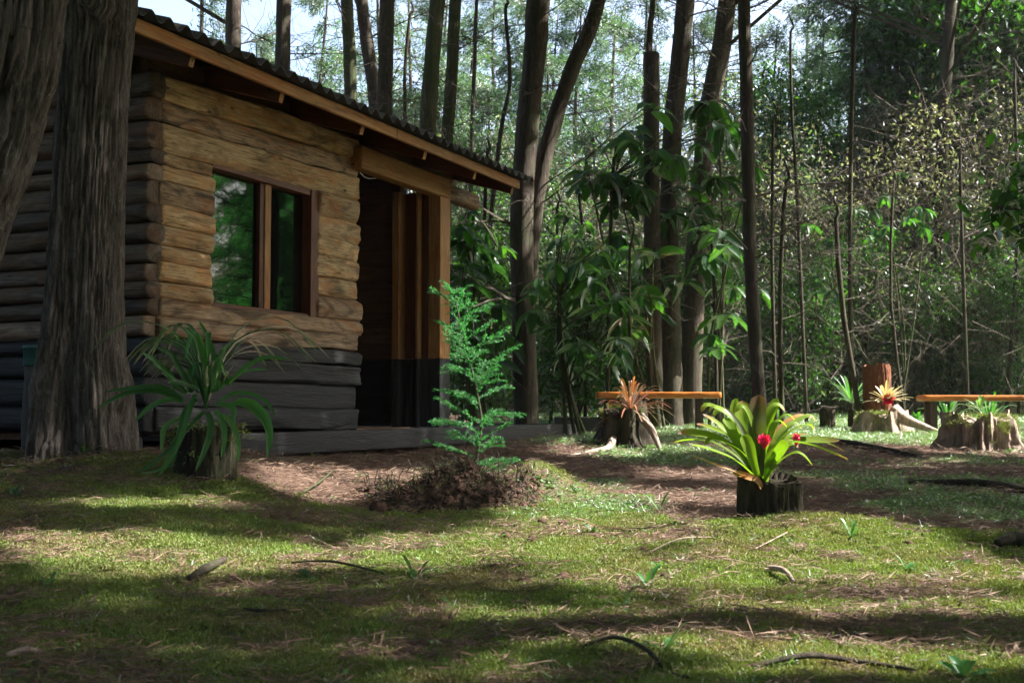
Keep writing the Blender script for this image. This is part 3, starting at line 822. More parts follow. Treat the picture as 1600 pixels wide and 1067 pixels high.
# ---- slender saplings standing in the thicket
sap = [(1208, 200, 1212, 640, 7, 14), (1226, 300, 1222, 645, 9, 13), (1335, 40, 1330, 600, 9, 16), (1306, 350, 1338, 615, 10, 14.5),
       (1395, 300, 1412, 640, 6, 16), (1500, 250, 1512, 630, 7, 19), (958, 260, 950, 600, 8, 15),
       (905, 300, 915, 620, 7, 16), (870, 330, 862, 630, 6, 17), (760, 250, 765, 600, 8, 16), (1585, 120, 1575, 600, 7, 20),
       (1110, 330, 1120, 640, 7, 15.5), (985, 380, 992, 640, 6, 14), (730, 330, 722, 620, 6, 15), (1235, 60, 1245, 300, 6, 17), (640, 30, 633, 200, 7, 20), (790, 20, 778, 240, 8, 19), (745, 0, 738, 200, 8, 22)]
saps = []
for k, (xa, ya, xb, yb, w, Y) in enumerate(sap):
    path = trunk_path([(xa, ya), ((xa + xb) / 2 + rng.normal(0, 6), (ya + yb) / 2), (xb, yb)], Y, P(0, ya, Y)[2] + .3)
    root = empty('sapling', (path[0][0], path[0][1], float(gz(path[0][0], path[0][1]))), 0, beside(xa, 'thin bare sapling stem', Y), 'tree', 'saplings in the thicket')
    sp, _ = make_trunk(root, path, [w / 2 / F_PX * Y, w / 2.6 / F_PX * Y, w / 5 / F_PX * Y], M['bark_dark'], 7, .3, 60 + k)
    g = Geo(); twig_geo(g, sp, None, 1.0, sp[-1][2], 10, (.3, 1.0), r=.0045, sub=3); rebase(g, root).build('dead_branches', M['twig'], root)['kind'] = 'stuff'
    saps.append((root, sp))

# ------------------------------------------------------------------ unseen canopy added overhead, its gaps shaped to place the sun patches
LIT = [
 [(940, 664), (1180, 652), (1600, 648), (1700, 650), (1700, 712), (1600, 714), (1460, 708), (1420, 692), (1300, 689), (1200, 680), (1060, 672)],
 [(0, 846), (110, 843), (230, 846), (330, 858), (560, 868), (720, 868), (700, 884), (470, 888), (250, 903), (100, 890), (0, 866)],
 [(760, 742), (850, 752), (900, 785), (1130, 822), (1110, 848), (1000, 858), (900, 880), (700, 882), (560, 862), (620, 845), (820, 828)],
 [(1190, 850), (1290, 838), (1420, 850), (1650, 905), (1650, 985), (1500, 975), (1350, 962), (1200, 945), (1060, 928), (880, 915), (1010, 884)],
 [(730, 958), (1000, 962), (1180, 985), (1350, 1005), (1650, 1040), (1650, 1075), (1250, 1075), (1050, 1020), (900, 995), (740, 985)],
 [(400, 730), (600, 736), (790, 734), (800, 770), (600, 783), (440, 766)],
 [(900, 762), (1150, 772), (1140, 792), (960, 790)],
 [(1010, 735), (1160, 738), (1150, 750), (1030, 748)],
 [(110, 780), (330, 779), (320, 789), (130, 789)],
 [(880, 700), (1010, 705), (1000, 714), (860, 712)],
 [(1250, 715), (1500, 720), (1480, 730), (1290, 727)],
]
def in_poly(px, py, poly):
    r = np.zeros(px.shape, bool); n = len(poly)
    for i in range(n):
        x1, y1 = poly[i]; x2, y2 = poly[(i + 1) % n]
        c = ((y1 > py) != (y2 > py)) & (px < (x2 - x1) * (py - y1) / (y2 - y1 + 1e-9) + x1)
        r ^= c
    return r
K1, K2 = S[0] / S[2], S[1] / S[2]
def blocks_sun(p, which=None, margin=0.0):
    """would this point shade one of the clearing's sunny patches?"""
    p = np.asarray(p, float); r = np.zeros(len(p), bool)
    hh_ = p[:, 2] - gz(p[:, 0], p[:, 1], False)
    for it in range(2):
        x_, y_ = p[:, 0] - K1 * hh_, p[:, 1] - K2 * hh_; hh_ = p[:, 2] - gz(x_, y_, False)
    for ox, oy in ((0, 0), (margin, 0), (-margin, 0), (0, margin), (0, -margin)):
        a_, b_, c_ = project(np.stack([x_ + ox, y_ + oy, gz(x_ + ox, y_ + oy, False)], -1))
        for k_, poly in enumerate(LIT):
            if which is None or k_ in which: r |= in_poly(a_, b_, poly) & (c_ > .5) & (c_ < 18.5) & (hh_ > .15)
        if margin == 0: break
    return r
NC = 58000
gx = rng.uniform(-18, 12, NC); gy = rng.uniform(-14, 33, NC)
den = np.where((gx > -9) & (gy > -2), np.where(gx < -1.2, 1.0, .72), .36); k_ = rng.random(NC) < den; gx, gy = gx[k_], gy[k_]; NC = len(gx)
gpx, gpy, gf = project(np.stack([gx, gy, gz(gx, gy, False)], -1))
lit = np.zeros(NC, bool)
for poly in LIT: lit |= in_poly(gpx, gpy, poly) & (gf > .5)
nf = fbm(gx * .9, gy * .9, 0, 88, 3)
lit |= (gy > 9.5) & (nf > .56)
lit |= (gy > 19.3) & (nf > .38)                     # broken light in the wood behind
lit |= (nf > .66) & (gy > 7)
inframe = (gf > .5) & (gpx > -200) & (gpx < 1800)
keep = ~lit
gx, gy = gx[keep], gy[keep]
hmin = (1.4 + .35 * gy) / .98
h = np.maximum(rng.uniform(5.2, 12.5, len(gx)), hmin + rng.uniform(0, 2.5, len(gx)))
zg = gz(gx, gy, False)
cl = np.stack([gx + h * K1, gy + h * K2, zg + h], -1)
# nothing of it may hang in front of the view
cpx, cpy, cf = project(cl); ok = (cf < 0) | (cpy < -40) | (cpx < -60) | (cpx > 1660)
cl = cl[ok]
# trunk spots of the unseen trees added to carry the shading canopy
can = [(7.3, 8.6), (9.9, 9.3), (5.6, 2.85), (10.5, 7.4), (14.2, 18.9), (9, 2.3), (13.5, 8.8), (16, 23), (14.5, 28.5), (17, 7.9), (5.8, .9), (19, 20), (11.2, 22.6), (-7.5, 6.5), (-6.5, 1.5), (-9.5, 11), (-11, 3.5), (-5, -3), (0, -4.5), (5, -4), (10, -3), (-9, -4), (-13, -1), (-3, -9), (4, -9.5), (10, -8), (-14, 8), (14, 3.5), (-6, 13)]
for k, (x, y) in enumerate(can):
    z0 = float(gz(x, y))
    lean = rng.normal(0, .25, 2) * (.1 if k in (2, 5) else 1)
    path = np.array([[x, y, z0 - .1], [x + lean[0] * .4, y + lean[1] * .4, z0 + 4], [x + lean[0], y + lean[1], z0 + 9], [x + lean[0] * 1.6, y + lean[1] * 1.6, z0 + 14.5]])
    root = empty('forest_tree', (x, y, z0), 0, 'unseen leafy tree added beside the clearing to shade it', 'tree', 'unseen trees added to shade the clearing')
    sp, rr = make_trunk(root, path, [.17, .14, .10, .04], M['bark'], 12, .4, 90 + k)
    forest.append([sp, root, []])
cent = np.array([[np.interp(8, f[0][:, 2], f[0][:, 0]), np.interp(8, f[0][:, 2], f[0][:, 1])] for f in forest])
dist = np.linalg.norm(cl[:, None, :2] - cent[None], axis=2)
own = dist.argmin(1)
for k, (sp, root, _) in enumerate(forest):
    c = cl[own == k]
    if len(c) < 5: continue
    n = 12; N = len(c) * n
    pos = np.repeat(c, n, 0) + rng.normal(0, .16, (N, 3))
    g = Geo()
    D = unit(rand_dirs(N) + np.array([0, 0, -.35])); kl = ~(blocks_sun(pos + D * .14, None, .09) | blocks_sun(pos + D * .25) | blocks_sun(pos)); cvar = np.repeat(rng.uniform(.1, .9, len(c)), n)[kl]; pos, D = pos[kl], D[kl]; N = len(pos)
    g.leaves(pos, D, rand_dirs(N, .1, 1), rng.uniform(.2, .32, N), rng.uniform(.09, .15, N), np.clip(cvar + rng.normal(0, .12, N), 0, 1))
    cr = rebase(g, root).build('crown', M['canopy'], root); cr['kind'] = 'stuff'
    # limbs: from the trunk to groups of clumps, then twigs
    g = Geo(); nl = min(26, max(4, len(c) // 14)); hub = c[rng.choice(len(c), nl, replace=False)]
    zz = sp[:, 2]; ztop = zz.max() - .3
    A = []; B = []; r0 = []; r1 = []; mids = []
    for hb in hub:
        d = np.linalg.norm(hb[:2] - cent[k]); za = np.clip(hb[2] - .55 * d, 2.8 if d > 1 else 3.5, ztop)
        p0 = np.array([np.interp(za, zz, sp[:, 0]), np.interp(za, zz, sp[:, 1]), za])
        m_ = p0 * .45 + hb * .55 + np.array([0, 0, .25])
        A += [p0, m_]; B += [m_, hb]; r0 += [.035, .024]; r1 += [.024, .010]; mids += [m_, hb]
    mids = np.array(mids)
    # keep limbs out of the near view
    dd = np.linalg.norm(c[:, None] - mids[None], axis=2); nn_ = dd.argmin(1); sel = rng.random(len(c)) < .5
    A += list(mids[nn_][sel]); B += list(c[sel]); r0 += [.010] * int(sel.sum()); r1 += [.004] * int(sel.sum())
    A, B = np.array(A), np.array(B)
    a1, b1, f1 = project(A); a2, b2, f2 = project(B); a3, b3, f3 = project((A + B) / 2)
    vis = np.zeros(len(A), bool)
    for a_, b_, f_ in ((a1, b1, f1), (a2, b2, f2), (a3, b3, f3)): vis |= (f_ > 0) & (a_ > -30) & (a_ < 1630) & (b_ > -30)
    kp = ~(vis & (A[:, 1] < 10.0))
    for f_ in (.15, .4, .65, .9): kp &= ~blocks_sun(A * (1 - f_) + B * f_, None, .05)
    if kp.any():
        g.sticks(A[kp], B[kp], np.array(r0)[kp], np.array(r1)[kp], .4); rebase(g, root).build('limbs', M['bark'], root)['kind'] = 'stuff'

# ------------------------------------------------------------------ conifer crowns behind: a few crown meshes shared by many trees
def conifer_crown(H, z0, Rm, nl, seed, leaves_per=20, dens=9, lw=(.09, .17), ww=(.016, .03), mat='needle'):
    global rng
    keep_rng = rng; rng = np.random.default_rng(seed)
    g = Geo(); gs = Geo(); A = []; B = []; r0 = []
    C_, Dd, vv = [], [], []
    for k in range(nl):
        z = z0 + (H - z0) * rng.random() ** .9; az = rng.uniform(0, 6.283); L = Rm * (1.08 - (z - z0) / (H - z0)) ** .7 * rng.uniform(.5, 1.15)
        d = np.array([math.cos(az), math.sin(az), rng.uniform(-.15, .35)]); p = np.array([0, 0, z]); ns = dens
        v = rng.uniform(.1, .9)
        for s in range(ns):
            q = p + unit(d) * L / ns; A.append(p); B.append(q); r0.append(.022 * (1 - s / ns) + .004)
            if s > 1 or rng.random() < .3:
                for _ in range(2):
                    C_.append(q + rng.normal(0, .13, 3) * [1, 1, .6]); Dd.append(unit(d + rng.normal(0, .5, 3) - [0, 0, .25])); vv.append(v + rng.normal(0, .1))
            d = d + rng.normal(0, .12, 3) - [0, 0, .05]; p = q
    C_ = np.array(C_); Dd = np.array(Dd); n = leaves_per; N = len(C_) * n
    t = rng.random(N) * .42
    base = np.repeat(C_, n, 0); dd = np.repeat(Dd, n, 0)
    pos = base + dd * t[:, None] + rng.normal(0, .035, (N, 3))
    g.leaves(pos, unit(dd + rng.normal(0, .55, (N, 3)) - [0, 0, .2]), rand_dirs(N), rng.uniform(*lw, N), rng.uniform(*ww, N), np.clip(np.repeat(vv, n) + rng.normal(0, .1, N), 0, 1))
    gs.sticks(np.array(A), np.array(B), np.array(r0), np.array(r0) * .8, .4)
    zs = np.linspace(-.3, H, 20); gt = Geo()
    gt.tube(np.stack([.12 * np.sin(zs * .7 + seed), .1 * np.cos(zs * .5), zs], -1), np.linspace(.13, .02, 20), 9, disp=bark_disp(seed))
    rng = keep_rng
    return g.mesh('conifer_crown', M[mat]), gs.mesh('conifer_branches', M['twig']), gt.mesh('conifer_trunk', M['bark'], True)
crowns = [conifer_crown(11, 2.2, 2.3, 62, 201), conifer_crown(13, 3.2, 2.5, 58, 202), conifer_crown(9, .9, 1.9, 66, 203), conifer_crown(15, 5.0, 2.8, 60, 204), conifer_crown(8, .5, 2.2, 95, 205, 34, mat='seedling')]
def back_conifer(x, y, kind, sc, rz, label, group, name='conifer_tree'):
    root = empty(name, (x, y, float(gz(x, y))), rz, label, 'tree', group)
    root.scale = (sc, sc, sc)
    for nm, me in zip(('crown', 'branches', 'trunk'), crowns[kind]):
        o = bpy.data.objects.new(nm, me); col.objects.link(o); o.parent = root
        if nm != 'trunk': o['kind'] = 'stuff'
    return root
GB = 'feathery conifers behind the clearing'; LBc = 'tall feathery grey-green conifer rising behind the thicket'
def at_px(px, Y): return (px - 800) / F_PX * Y
bc = [(300, 26, 1, .9), (400, 34, 0, .9), (500, 30, 0, .95), (590, 33, 1, 1.0), (690, 31, 0, .95), (820, 33, 2, 1.2), (905, 31, 0, .95), (1000, 30, 2, .7), (1080, 28, 2, .6), (1090, 34, 0, .9), (1140, 40, 1, 1.0), (1010, 38, 1, 1.0), (960, 36, 0, 1.0), (640, 36, 3, .9), (735, 27, 0, .8), (775, 38, 1, 1.0), (870, 29, 1, .72), (960, 44, 1, 1.0), (420, 44, 1, .9),
      (1215, 30, 0, .8), (1290, 38, 2, 1.0), (1245, 23, 2, .6), (1410, 27, 1, 1.05), (1450, 26, 0, 1.15), (1515, 26, 1, 1.1), (1580, 29, 0, 1.25), (1640, 31, 1, 1.2), (1560, 34, 3, 1.2), (1480, 38, 3, 1.2), (1380, 34, 0, 1.0), (1160, 36, 2, .7), (1040, 40, 2, .7),
      (840, 42, 0, .8), (700, 26, 2, .8), (765, 25, 2, .75), (850, 27, 2, .9), (930, 25, 2, .65), (985, 27, 2, .6), (1060, 25, 2, .5), (1130, 26, 2, .55), (1190, 27, 2, .6), (1310, 27, 2, .6), (1360, 25, 2, .9), (1420, 30, 2, 1.1), (1490, 28, 2, 1.2), (1545, 25, 2, 1.1), (1600, 27, 2, 1.3), (640, 27, 2, .8), (1700, 30, 1, 1.2), (1620, 40, 3, 1.3), (1270, 46, 1, 1.0)]
for k, (px, Y, kd, sc) in sorted(enumerate(bc), key=lambda q: q[1][1]):
    back_conifer(at_px(px, Y), Y, kd, sc, rng.uniform(0, 6.28), beside(px, 'feathery grey-green conifer', Y), GB)
back_conifer(at_px(1333, 25.0), 25.0, 2, 1.2, 1.0, 'slender feathery conifer with a thin dark stem against the bright sky gap', None, 'slender_conifer')
# the wood going on out of sight, left, right and behind the viewer, added to block skylight
spots = [(rng.uniform(13, 30), rng.uniform(0, 2 * np.pi)) for _ in range(30)]
spots = [(r_ * math.cos(a), 4 + r_ * math.sin(a)) for r_, a in spots] + [(-5.5, 2), (-7, 5), (-6.5, 9.5), (-8.5, 1), (-9, 7.5), (-5, -2.5), (-3.5, -5), (-7.5, -4), (-10, 11), (-8, 14), (-1, -6.5), (-10.5, 4), (-5, 13.5), (3, -7), (-6, 16.5), (-12, -1), (1, -10), (-4, -9)]
for k, (x, y) in enumerate(spots):
    if y > 0 and abs(x) < .52 * y + 2.5: continue
    if x > 2 and y > 0 and x < 20: continue
    back_conifer(x, y, k % 4, rng.uniform(.9, 1.2), rng.uniform(0, 6.28), 'unseen conifer of the surrounding wood, added to dim the clearing', 'unseen conifers added around the clearing')
# green conifers that the window reflects
for x, y, s_ in ((12, 16.3, .6), (14, 17.6, .8), (16, 20.5, 1.0), (7.4, 13.6, .3), (10.2, 15.6, .5), (20, 20.2, 1.3), (17.5, 19.2, 1.1), (23, 22.5, 1.5), (19, 22.5, 1.4), (25, 24.5, 1.6)):
    back_conifer(x, y, 4 if s_ < 1.25 else (0 if s_ < 1.45 else 1), s_, rng.uniform(0, 6), 'young green conifer just beyond the right side of the clearing', 'young conifers right of the clearing', 'young_conifer')

# ------------------------------------------------------------------ broad-leaved tree hanging in at the upper right
def leafy_crown(g, gs, centers, per, spread, lr, wr, stem_from=None, droop=.35, carve=True):
    c = np.asarray(centers); N = len(c) * per
    cv = np.repeat(rng.uniform(.05, .9, len(c)), per)
    pos = np.repeat(c, per, 0) + rng.normal(0, spread, (N, 3)); kp = ~(blocks_sun(pos, [0], .06) & carve); pos, cv = pos[kp], cv[kp]; N = len(pos)
    g.leaves(pos, unit(rand_dirs(N) - [0, 0, droop]), unit(rand_dirs(N, 0, 1) + [0, 0, .4]), rng.uniform(*lr, N), rng.uniform(*wr, N), np.clip(cv + rng.normal(0, .12, N), 0, 1), fold=.12)
    if stem_from is not None:
        f = np.asarray(stem_from); dd = np.linalg.norm(c[:, None] - f[None], axis=2); nn_ = f[dd.argmin(1)]; kp = ~(carve & (blocks_sun((nn_ + c) / 2, [0], .05) | blocks_sun(nn_, [0], .05))); nn_, c = nn_[kp], c[kp]
        gs.sticks(nn_, c, .012, .004, .4)
def broadleaf(name, px, Y, spans, ncl, label, group=None, per=26, carve=True, lr=(.07, .13), wr=(.035, .06), mat='shrub', h=None, spread=.15, w=.07):
    """spans: ellipsoids (px, py, rx, ry in pixels at depth Y, depth radius) filled with leaf clumps"""
    x = at_px(px, Y); z0 = float(gz(x, Y))
    root = empty(name, (x, Y, z0), 0, label, 'tree' if name.endswith('tree') else 'shrub', group)
    cs = []
    wts = np.array([s[2] * s[3] for s in spans], float); wts /= wts.sum()
    for s, wt_ in zip(spans, wts):
        n = max(3, int(ncl * wt_)); d = rand_dirs(n) * rng.uniform(.25, 1, (n, 1)) ** .6
        c0 = P(s[0], s[1], Y + (s[5] if len(s) > 5 else 0)); k = Y / F_PX
        cs.append(c0 + d * np.array([s[2] * k, s[4], s[3] * k]))
    cs = np.concatenate(cs); cs = cs[cs[:, 2] > gz(cs[:, 0], cs[:, 1], False) + .05]; cs = cs[~blocks_sun(cs, [0], .2)] if carve else cs
    g = Geo(); gs = Geo()
    top = cs[:, 2].max()
    cx = cs[:, 0].mean(); cy = cs[:, 1].mean()
    pth = smooth_path(np.array([[x, Y, z0 - .1], [x * .6 + cx * .4, Y, z0 + (top - z0) * .45], [cx, cy, z0 + (top - z0) * .9]]), 14)
    gs.tube(pth, np.linspace(w, w * .25, 14), 8)
    hubs = cs[rng.choice(len(cs), min(22, len(cs)), replace=False)]
    for hb in hubs:
        i = int(np.clip(((hb[2] - z0) / (top - z0) * .8) * 13, 2, 13)); gs.sticks([pth[i]], [hb], .022, .008, .4)
    leafy_crown(g, gs, cs, per, spread, lr, wr, np.vstack([hubs, pth[4:]]), carve=carve)
    rebase(g, root).build('crown', M[mat], root)['kind'] = 'stuff'
    rebase(gs, root).build('branches', M['bark'], root)['kind'] = 'stuff'
    return root
broadleaf('dark_tree', 1560, 24.5, [(1500, 60, 130, 110, 1.6), (1430, 190, 80, 110, 1.3), (1560, 200, 100, 90, 1.3), (1640, 80, 110, 160, 1.6), (1400, 60, 60, 60, 1.0)], 620,
          'dense dark broad-leaved tree filling the upper right corner', per=26, lr=(.13, .24), wr=(.065, .11), spread=.24)
broadleaf('leafy_tree', 1225, 24, [(1215, 160, 75, 60, .8), (1270, 200, 60, 80, .8), (1170, 240, 60, 90, .8)], 260, 'small-leaved tree behind the slim bare trunk, under the sky gap', per=26, lr=(.07, .13), wr=(.035, .06), spread=.18)
broadleaf('overhanging_tree', 1760, 9.0, [(1590, 340, 60, 35, .5), (1660, 300, 80, 80, .7)], 60, 'leafy branch tips reaching in from the right edge above the right bench', per=16, carve=False, lr=(.09, .15), wr=(.05, .08), w=.05)
# shrubs at the foot of the wood
sh = [(905, 16.0, [(905, 480, 70, 110, .7), (880, 580, 60, 60, .6)], 208, 'dark bush behind the red-leaved spiky plant'),
      (740, 14.2, [(750, 470, 60, 90, .6), (735, 580, 60, 60, .6)], 192, 'dark bush beside the doorway post behind the deck'),
      (1010, 17.2, [(1010, 500, 80, 110, .8), (980, 600, 70, 40, .6)], 240, 'dark bush directly behind the left bench'),
      (1130, 17, [(1130, 480, 60, 120, .7), (1140, 590, 60, 50, .6)], 192, 'bush behind the right end of the left bench'),
      (1250, 20.5, [(1255, 480, 70, 90, .9), (1230, 590, 70, 40, .8)], 208, 'sunlit bush behind the short dark stump'),
      (1350, 21.5, [(1340, 440, 70, 100, 1), (1390, 560, 60, 60, .8)], 208, 'bush behind the rusty upright stump'),
      (1480, 21.2, [(1470, 500, 60, 90, 1), (1500, 590, 80, 40, .8)], 192, 'dark bush behind the left end of the right bench'),
      (1590, 20.5, [(1590, 480, 60, 100, 1), (1580, 590, 60, 40, .8)], 192, 'dark bush behind the right bench at the right edge')]
for k, (px, Y, sp_, n, lb) in enumerate(sh):
    broadleaf('bush', px, Y, sp_, n, lb, per=30, lr=(.06, .12), wr=(.025, .05), spread=.16, w=.03)

# ------------------------------------------------------------------ thicket on the bank: one mass
g = Geo(); nc = 17000
cy = rng.uniform(20.5, 37, nc); cxp = rng.uniform(150, 1750, nc); cx = (cxp - 800) / F_PX * cy
hh = np.interp(cxp, [150, 700, 900, 1150, 1300, 1500, 1750], [4.6, 5.2, 5.6, 5.6, 4.8, 5.0, 5.4])
hgt = hh * (rng.random(nc) ** 1.15) * (.75 + .5 * vn(cx * .5, cy * .5, 0, 31))
cz = gz(cx, cy, False) + hgt
cpos_ = np.stack([cx, cy, cz], -1); kk_ = ~blocks_sun(cpos_, [0], .25); cx, cy, cz, cxp = cx[kk_], cy[kk_], cz[kk_], cxp[kk_]; nc = len(cx)
tone = np.clip(.15 + .9 * (fbm(cx * .5, cy * .4, cz * .5, 61, 3) - .3) * 1.6 + rng.normal(0, .15, nc) - .45 * sstep(1150, 1450, cxp), 0, 1)
per = 22; N = nc * per
pos = np.repeat(np.stack([cx, cy, cz], -1), per, 0) + rng.normal(0, .2, (N, 3))
sc = np.repeat(.8 + .35 * (cy - 18) / 18, per)
g.leaves(pos, unit(rand_dirs(N) - [0, 0, .3]), rand_dirs(N), rng.uniform(.06, .15, N) * sc, rng.uniform(.025, .065, N) * sc, np.clip(np.repeat(tone, per) + rng.normal(0, .1, N), 0, 1))
th = g.build('thicket', M['brush']); tag(th, 'dense tangled undergrowth on the bank behind the clearing', 'undergrowth', kind='stuff')
g = Geo(); n = 15000
y0_ = rng.uniform(18.5, 34, n); xp = rng.uniform(200, 1700, n); x0_ = (xp - 800) / F_PX * y0_
z0_ = gz(x0_, y0_, False) + rng.random(n) ** 1.2 * np.interp(xp, [200, 900, 1300, 1700], [4.5, 4.5, 4.5, 7.5])
A = np.stack([x0_, y0_, z0_], -1); d = unit(rng.normal(0, 1, (n, 3)) * [1, .8, .9]); L = rng.uniform(.25, .8, n)[:, None]
Bp = A + d * L; C2 = Bp + unit(d + rng.normal(0, .45, (n, 3))) * L * .8; rd = rng.uniform(.003, .009, n); vv = rng.uniform(.2, 1.0, n)
kb = ~blocks_sun(Bp, [0], .3); A, Bp, C2, rd, vv = A[kb], Bp[kb], C2[kb], rd[kb], vv[kb]
g.sticks(A, Bp, rd, rd * .7, vv); g.sticks(Bp, C2, rd * .7, rd * .3, vv)
tw = g.build('brushwood', M['twig']); tag(tw, 'tangle of pale dead twigs through the undergrowth', 'twigs', kind='stuff')
# ------------------------------------------------------------------ large-leaved shrubs, every leaf a part
def ribbon(g, ctrl, W, prof, n=14, fold=.25, up=(0, 0, 1), var=.5, twist=0.0, off=(0, 0, 0)):
    """strap leaf along control points: prof = (u, width factor) pairs"""
    p = smooth_path(np.asarray(ctrl, float), n) - np.asarray(off, float)
    T = unit(np.gradient(p, axis=0)); up = np.asarray(up, float)
    Sd = unit(np.cross(T, np.broadcast_to(up, T.shape)) + 1e-6)
    Nn = np.cross(Sd, T)
    if twist:
        a = np.linspace(0, twist, n)[:, None]; Sd, Nn = Sd * np.cos(a) + Nn * np.sin(a), Nn * np.cos(a) - Sd * np.sin(a)
    u = np.linspace(0, 1, n); w = (np.interp(u, [q[0] for q in prof], [q[1] for q in prof]) * W / 2)[:, None]
    rows = []
    for k, f in ((-1, fold), (-.5, fold * .4), (0, 0), (.5, fold * .4), (1, fold)):
        rows.append(p + Sd * w * k + Nn * w * f)
    v = np.stack(rows, 1); m_ = 5
    i, j = np.meshgrid(np.arange(n - 1), np.arange(m_ - 1), indexing='ij')
    q = np.stack([i * m_ + j, i * m_ + j + 1, (i + 1) * m_ + j + 1, (i + 1) * m_ + j], -1).reshape(-1, 4)
    vr = np.clip(np.broadcast_to(np.asarray(var, float), (n,)), 0, 1)
    g.add(v.reshape(-1, 3), q, np.repeat(vr, m_))
OVAL = [(0, .06), (.12, .5), (.35, .95), (.55, 1), (.8, .7), (.94, .28), (1, .02)]
bl = []
for k in range(4):
    g = Geo(); c = .10 + .09 * k
    ribbon(g, [(0, 0, 0), (.3, .01 * k, .03), (.65, -.02, -.02 - c * .3), (1, 0, -.08 - c)], .44 - .03 * k, OVAL, 9, .28)
    bl.append(g.mesh('large_leaf', M['bigleaf'], True))
def place_leaf(root, pos, d, roll, L, mi):
    d = unit(d); up = np.array([0, 0, 1.0]) if abs(d[2]) < .95 else np.array([1.0, 0, 0])
    y = unit(np.cross(up, d)); z = np.cross(d, y)
    c, s = math.cos(roll), math.sin(roll); y, z = y * c + z * s, z * c - y * s
    Mx = Matrix(((d[0] * L, y[0] * L, z[0] * L, pos[0] - root.location.x), (d[1] * L, y[1] * L, z[1] * L, pos[1] - root.location.y), (d[2] * L, y[2] * L, z[2] * L, pos[2] - root.location.z), (0, 0, 0, 1)))
    o = bpy.data.objects.new('leaf', bl[mi]); col.objects.link(o); o.parent = root; o.matrix_local = Mx
def big_shrub(px, Y, whorls, label, Lr=(.20, .32)):
    x = at_px(px, Y); z0 = float(gz(x, Y))
    root = empty('large_leaved_shrub', (x, Y, z0), 0, label, 'shrub')
    g = Geo()
    top = max(P(w[0], w[1], Y)[2] for w in whorls)
    stems = []
    for s in range(4):
        wx = whorls[rng.integers(len(whorls))]; e = P(wx[0], wx[1], Y + rng.uniform(-.4, .4)); e[2] = max(e[2], (top + z0) / 2)
        p = smooth_path(np.array([[x + rng.normal(0, .06), Y, z0 - .05], [x * .5 + e[0] * .5 + rng.normal(0, .1), Y, (z0 + e[2]) / 2], e]), 12)
        g.tube(p, np.linspace(.022, .009, 12), 6); stems.append(p)
    st = np.concatenate(stems); n = 0
    for w in whorls:
        c = P(w[0], w[1], Y + rng.uniform(-.7, .7)); i = np.linalg.norm(st - (c - [0, 0, .25]), axis=1).argmin()
        g.tube(smooth_path(np.array([st[i], (st[i] + c) / 2 + [0, 0, .06], c]), 6), np.linspace(.010, .006, 6), 5)
        a0 = rng.uniform(0, 6.28); nl = rng.integers(5, 9)
        tilt = rng.uniform(-.75, -.05)
        for q in range(nl):
            if n >= 299: break
            a = a0 + q * 6.283 / nl + rng.normal(0, .2); d = np.array([math.cos(a), math.sin(a), tilt + rng.normal(0, .25)])
            place_leaf(root, c + rng.normal(0, .015, 3), d, rng.normal(0, .35), rng.uniform(*Lr), rng.integers(4)); n += 1
    rebase(g, root).build('stems', M['bark_moss'], root, True)
    return root
def scatter(n, spans):
    r = []
    w = np.array([s[2] * s[3] for s in spans], float); w /= w.sum()
    for k in range(n):
        s = spans[rng.choice(len(spans), p=w)]; a = rng.uniform(0, 6.28); q = rng.random() ** .55
        r.append((s[0] + s[2] * q * math.cos(a), s[1] + s[3] * q * math.sin(a)))
    return r
big_shrub(1035, 15.0, scatter(42, [(1000, 260, 90, 70), (1040, 340, 90, 90), (1000, 440, 80, 90), (1120, 200, 40, 50)]) + [(1090, 165), (1120, 170), (1020, 170), (930, 215), (915, 250)],
          'tall shrub of large drooping glossy leaves around the snapped trunk', (.27, .41))
big_shrub(1125, 15.4, scatter(24, [(1130, 300, 50, 120), (1140, 470, 50, 90)]), 'large-leaved shrub between two trunks behind the bench end', (.22, .35))
big_shrub(742, 12.6, scatter(26, [(745, 390, 45, 50), (735, 470, 40, 60), (770, 540, 40, 50)]) + [(735, 330), (755, 355)], 'large-leaved shrub beyond the doorway post, behind the bright seedling', (.2, .32))
big_shrub(900, 12.4, scatter(40, [(890, 400, 60, 80), (920, 500, 70, 90), (870, 470, 50, 60)]), 'large-leaved shrub right of the forked trunk', (.17, .27))
big_shrub(1410, 19.2, scatter(26, [(1330, 350, 70, 40), (1290, 440, 50, 30), (1400, 330, 60, 60)]), 'sparse shrub with bright leaves in front of the bank behind the rusty stump', (.18, .29))

